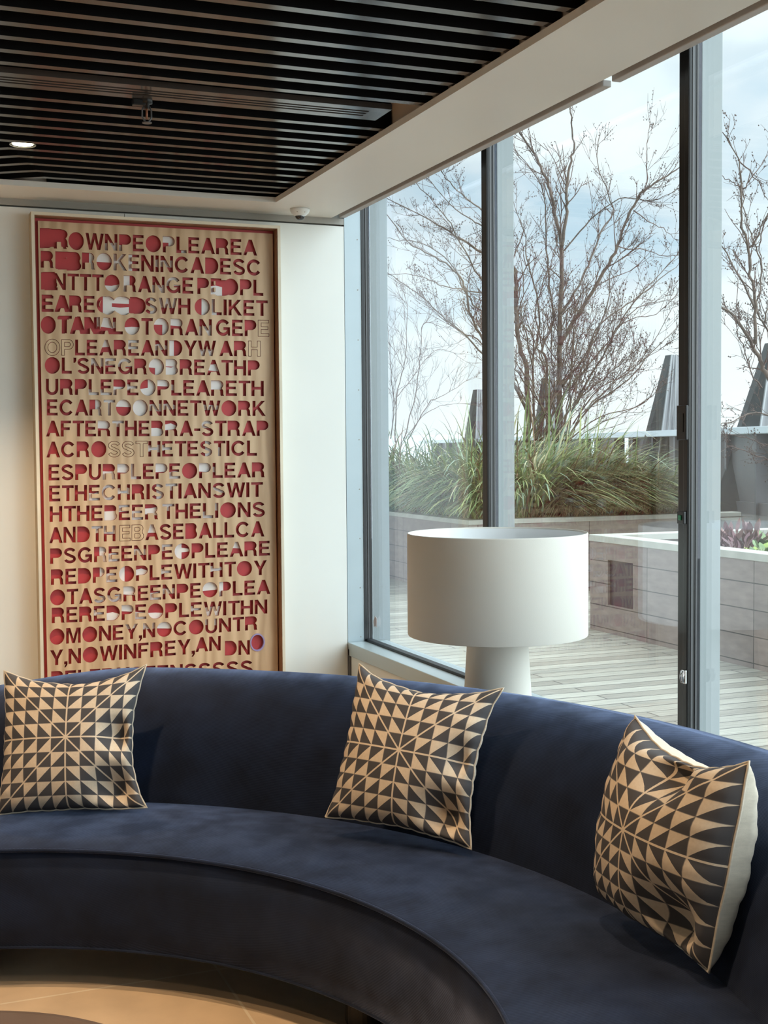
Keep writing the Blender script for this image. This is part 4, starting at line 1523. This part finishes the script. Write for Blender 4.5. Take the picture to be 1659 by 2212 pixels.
# ------------------------------------------------------------------ grasses on the far planter
def grass(name, label, region, count, wind, seed, hmul):
    rnd = random.Random(seed)
    q = MB()
    x0, x1, y0, y1, zb = region
    for i in range(count):
        x = rnd.uniform(x0, x1)
        y = y0 + (y1 - y0)*rnd.random()**1.5
        front = rnd.random() < .34          # blades rooted at the rim hang over it
        if front:
            if wind[0] > 0:
                y = y0 + rnd.uniform(0, .35)
            else:
                x = x0 + rnd.uniform(0, .25)
        # tussocks give the top a broken outline
        cl = .78 + .35*noise.noise(Vector((x*1.6, y*1.6, seed)))
        ln = rnd.uniform(1.05, 1.75)*cl*hmul(x, y)
        az = rnd.uniform(0, 2*pi)
        lean = Vector((cos(az), sin(az), 0))*rnd.uniform(.15, .6) + Vector(wind)*rnd.uniform(.5, 1.3)
        if front:
            ln *= rnd.uniform(.55, .85)
            lean += Vector((0, -.55, 0)) if wind[0] > 0 else Vector((-.5, -.25, 0))
        d = Vector((lean.x*.42, lean.y*.42, 1)).normalized()
        cur = Vector((x, y, zb))
        w = rnd.uniform(.006, .0145)
        n = 9
        side = d.cross(Vector((lean.x, lean.y, .01))).normalized()
        pr = []
        bend = rnd.uniform(.16, .36)
        for k in range(n + 1):
            ww = w*(1 - (k/n)**2.5)*(.7 + .3*min(1, k/2)) + .0006
            pr.append((cur - side*ww, cur + side*ww))
            cur = cur + d*ln/n
            d = (d + Vector((lean.x*bend, lean.y*bend, -bend*.5*(.4 + k*.26)))).normalized()
        r_ = rnd.random()
        mi = 0 if r_ < .36 else 1 if r_ < .58 else 4 if r_ < .78 else 2 if r_ < .88 else 3
        for k in range(n):
            a, c = pr[k], pr[k + 1]
            q.quad(a[0], a[1], c[1], c[0], mi=mi)
    # dry undergrowth
    for i in range(count//3):
        x, y = rnd.uniform(x0, x1), y0 + (y1 - y0)*rnd.random()**2
        az = rnd.uniform(0, 2*pi)
        cur = Vector((x, y, zb))
        d = Vector((cos(az)*.7, sin(az)*.7 - .2, .8)).normalized()
        ln = rnd.uniform(.15, .42)
        side = d.cross(Vector((0, 0, 1))).normalized()*.004
        p = [cur, cur + d*ln*.5, cur + d*ln*.8 - Vector((0, 0, ln*.15))]
        for a, c in zip(p[:-1], p[1:]):
            q.quad(a - side, a + side, c + side*.6, c - side*.6, mi=rnd.choice((3, 3, 2)))
    o = q.build(name, [M['g1'], M['g2'], M['g3'], M['g4'], M['g5']], None, smooth=True, fix=False)
    tag(o, label, 'grass', kind='stuff')
    return o


grass('ornamental_grass', 'long green ornamental grass blown to the right on the far planter', (6.55, 8.55, 12.32, 14.4, ZP - .02), 5200, (.85, -.2, 0), 3,
      lambda x, y: 1.13 - .62*smooth(7.4, 8.7, x))
grass('ornamental_grass', 'pale ornamental grass arching over the planter side left of the mullion', (5.92, 6.75, 12.32, 19.0, ZP - .02), 4200, (-.5, -.35, 0), 5, lambda x, y: .92)


# ------------------------------------------------------------------ plants in the near planter
def leafy(x, y, z, sz, mname, label, seed, upright):
    rnd = random.Random(seed)
    root = tag(empty('leafy_plant', (x, y, z)), label, 'plant')
    q, st = MB(), MB()
    for i in range(46):
        az, el = rnd.uniform(0, 2*pi), rnd.uniform(.35, 1.35) if upright else rnd.uniform(.1, 1.1)
        ln = sz*rnd.uniform(.5, 1)
        d = Vector((cos(az)*cos(el), sin(az)*cos(el), sin(el)))
        tip = d*ln
        st.tube([(0, 0, 0), tuple(d*ln*.55 + Vector((0, 0, .01))), tuple(tip)], [.003, .0025, .001], 4, cap=False)
        s2 = d.cross(Vector((0, 0, 1))).normalized()
        u2 = (d + Vector((0, 0, rnd.uniform(-.6, .3)))).normalized()
        L_, Wd = (sz*.42, sz*.07) if upright else (sz*.34, sz*.19)
        pr = [(0, .1), (.25, .85), (.55, 1), (.8, .6), (1, .02)]
        for a, c in zip(pr[:-1], pr[1:]):
            pa, pc = tip + u2*L_*(a[0] - .4), tip + u2*L_*(c[0] - .4)
            q.quad(pa - s2*Wd*a[1], pa + s2*Wd*a[1], pc + s2*Wd*c[1], pc - s2*Wd*c[1])
    st.build('stems', M['pink_leaf'], root, fix=False)
    o = q.build('leaves', M[mname], root, smooth=True, fix=False)
    o['kind'] = 'stuff'
    return root


zs = h - .10 + DZ
for i, (px_, y_, sz, mn, lab, up) in enumerate((
        (6.02, 8.30, .27, 'red_leaf', 'maroon plant at the left of the near planter bed, by the mullion', True),
        (6.25, 8.42, .30, 'pink_leaf', 'pinkish brown upright plant beside the maroon plant in the near planter', True),
        (6.05, 8.02, .26, 'red_leaf', 'low maroon plant at the front edge of the near planter', True),
        (6.38, 8.30, .30, 'pink_leaf', 'dry brown tufted plant in the middle of the near planter bed', True),
        (6.12, 7.86, .20, 'lime_leaf', 'lime green leafy plant in the near planter', False),
        (6.42, 8.06, .28, 'green_leaf', 'green leafy plant at the right edge of the photo in the near planter', False),
        (6.05, 7.66, .22, 'green_leaf', 'low green plant at the far right corner of the near planter view', False))):
    leafy(px_, y_, zs, sz, mn, lab, 40 + i, up)
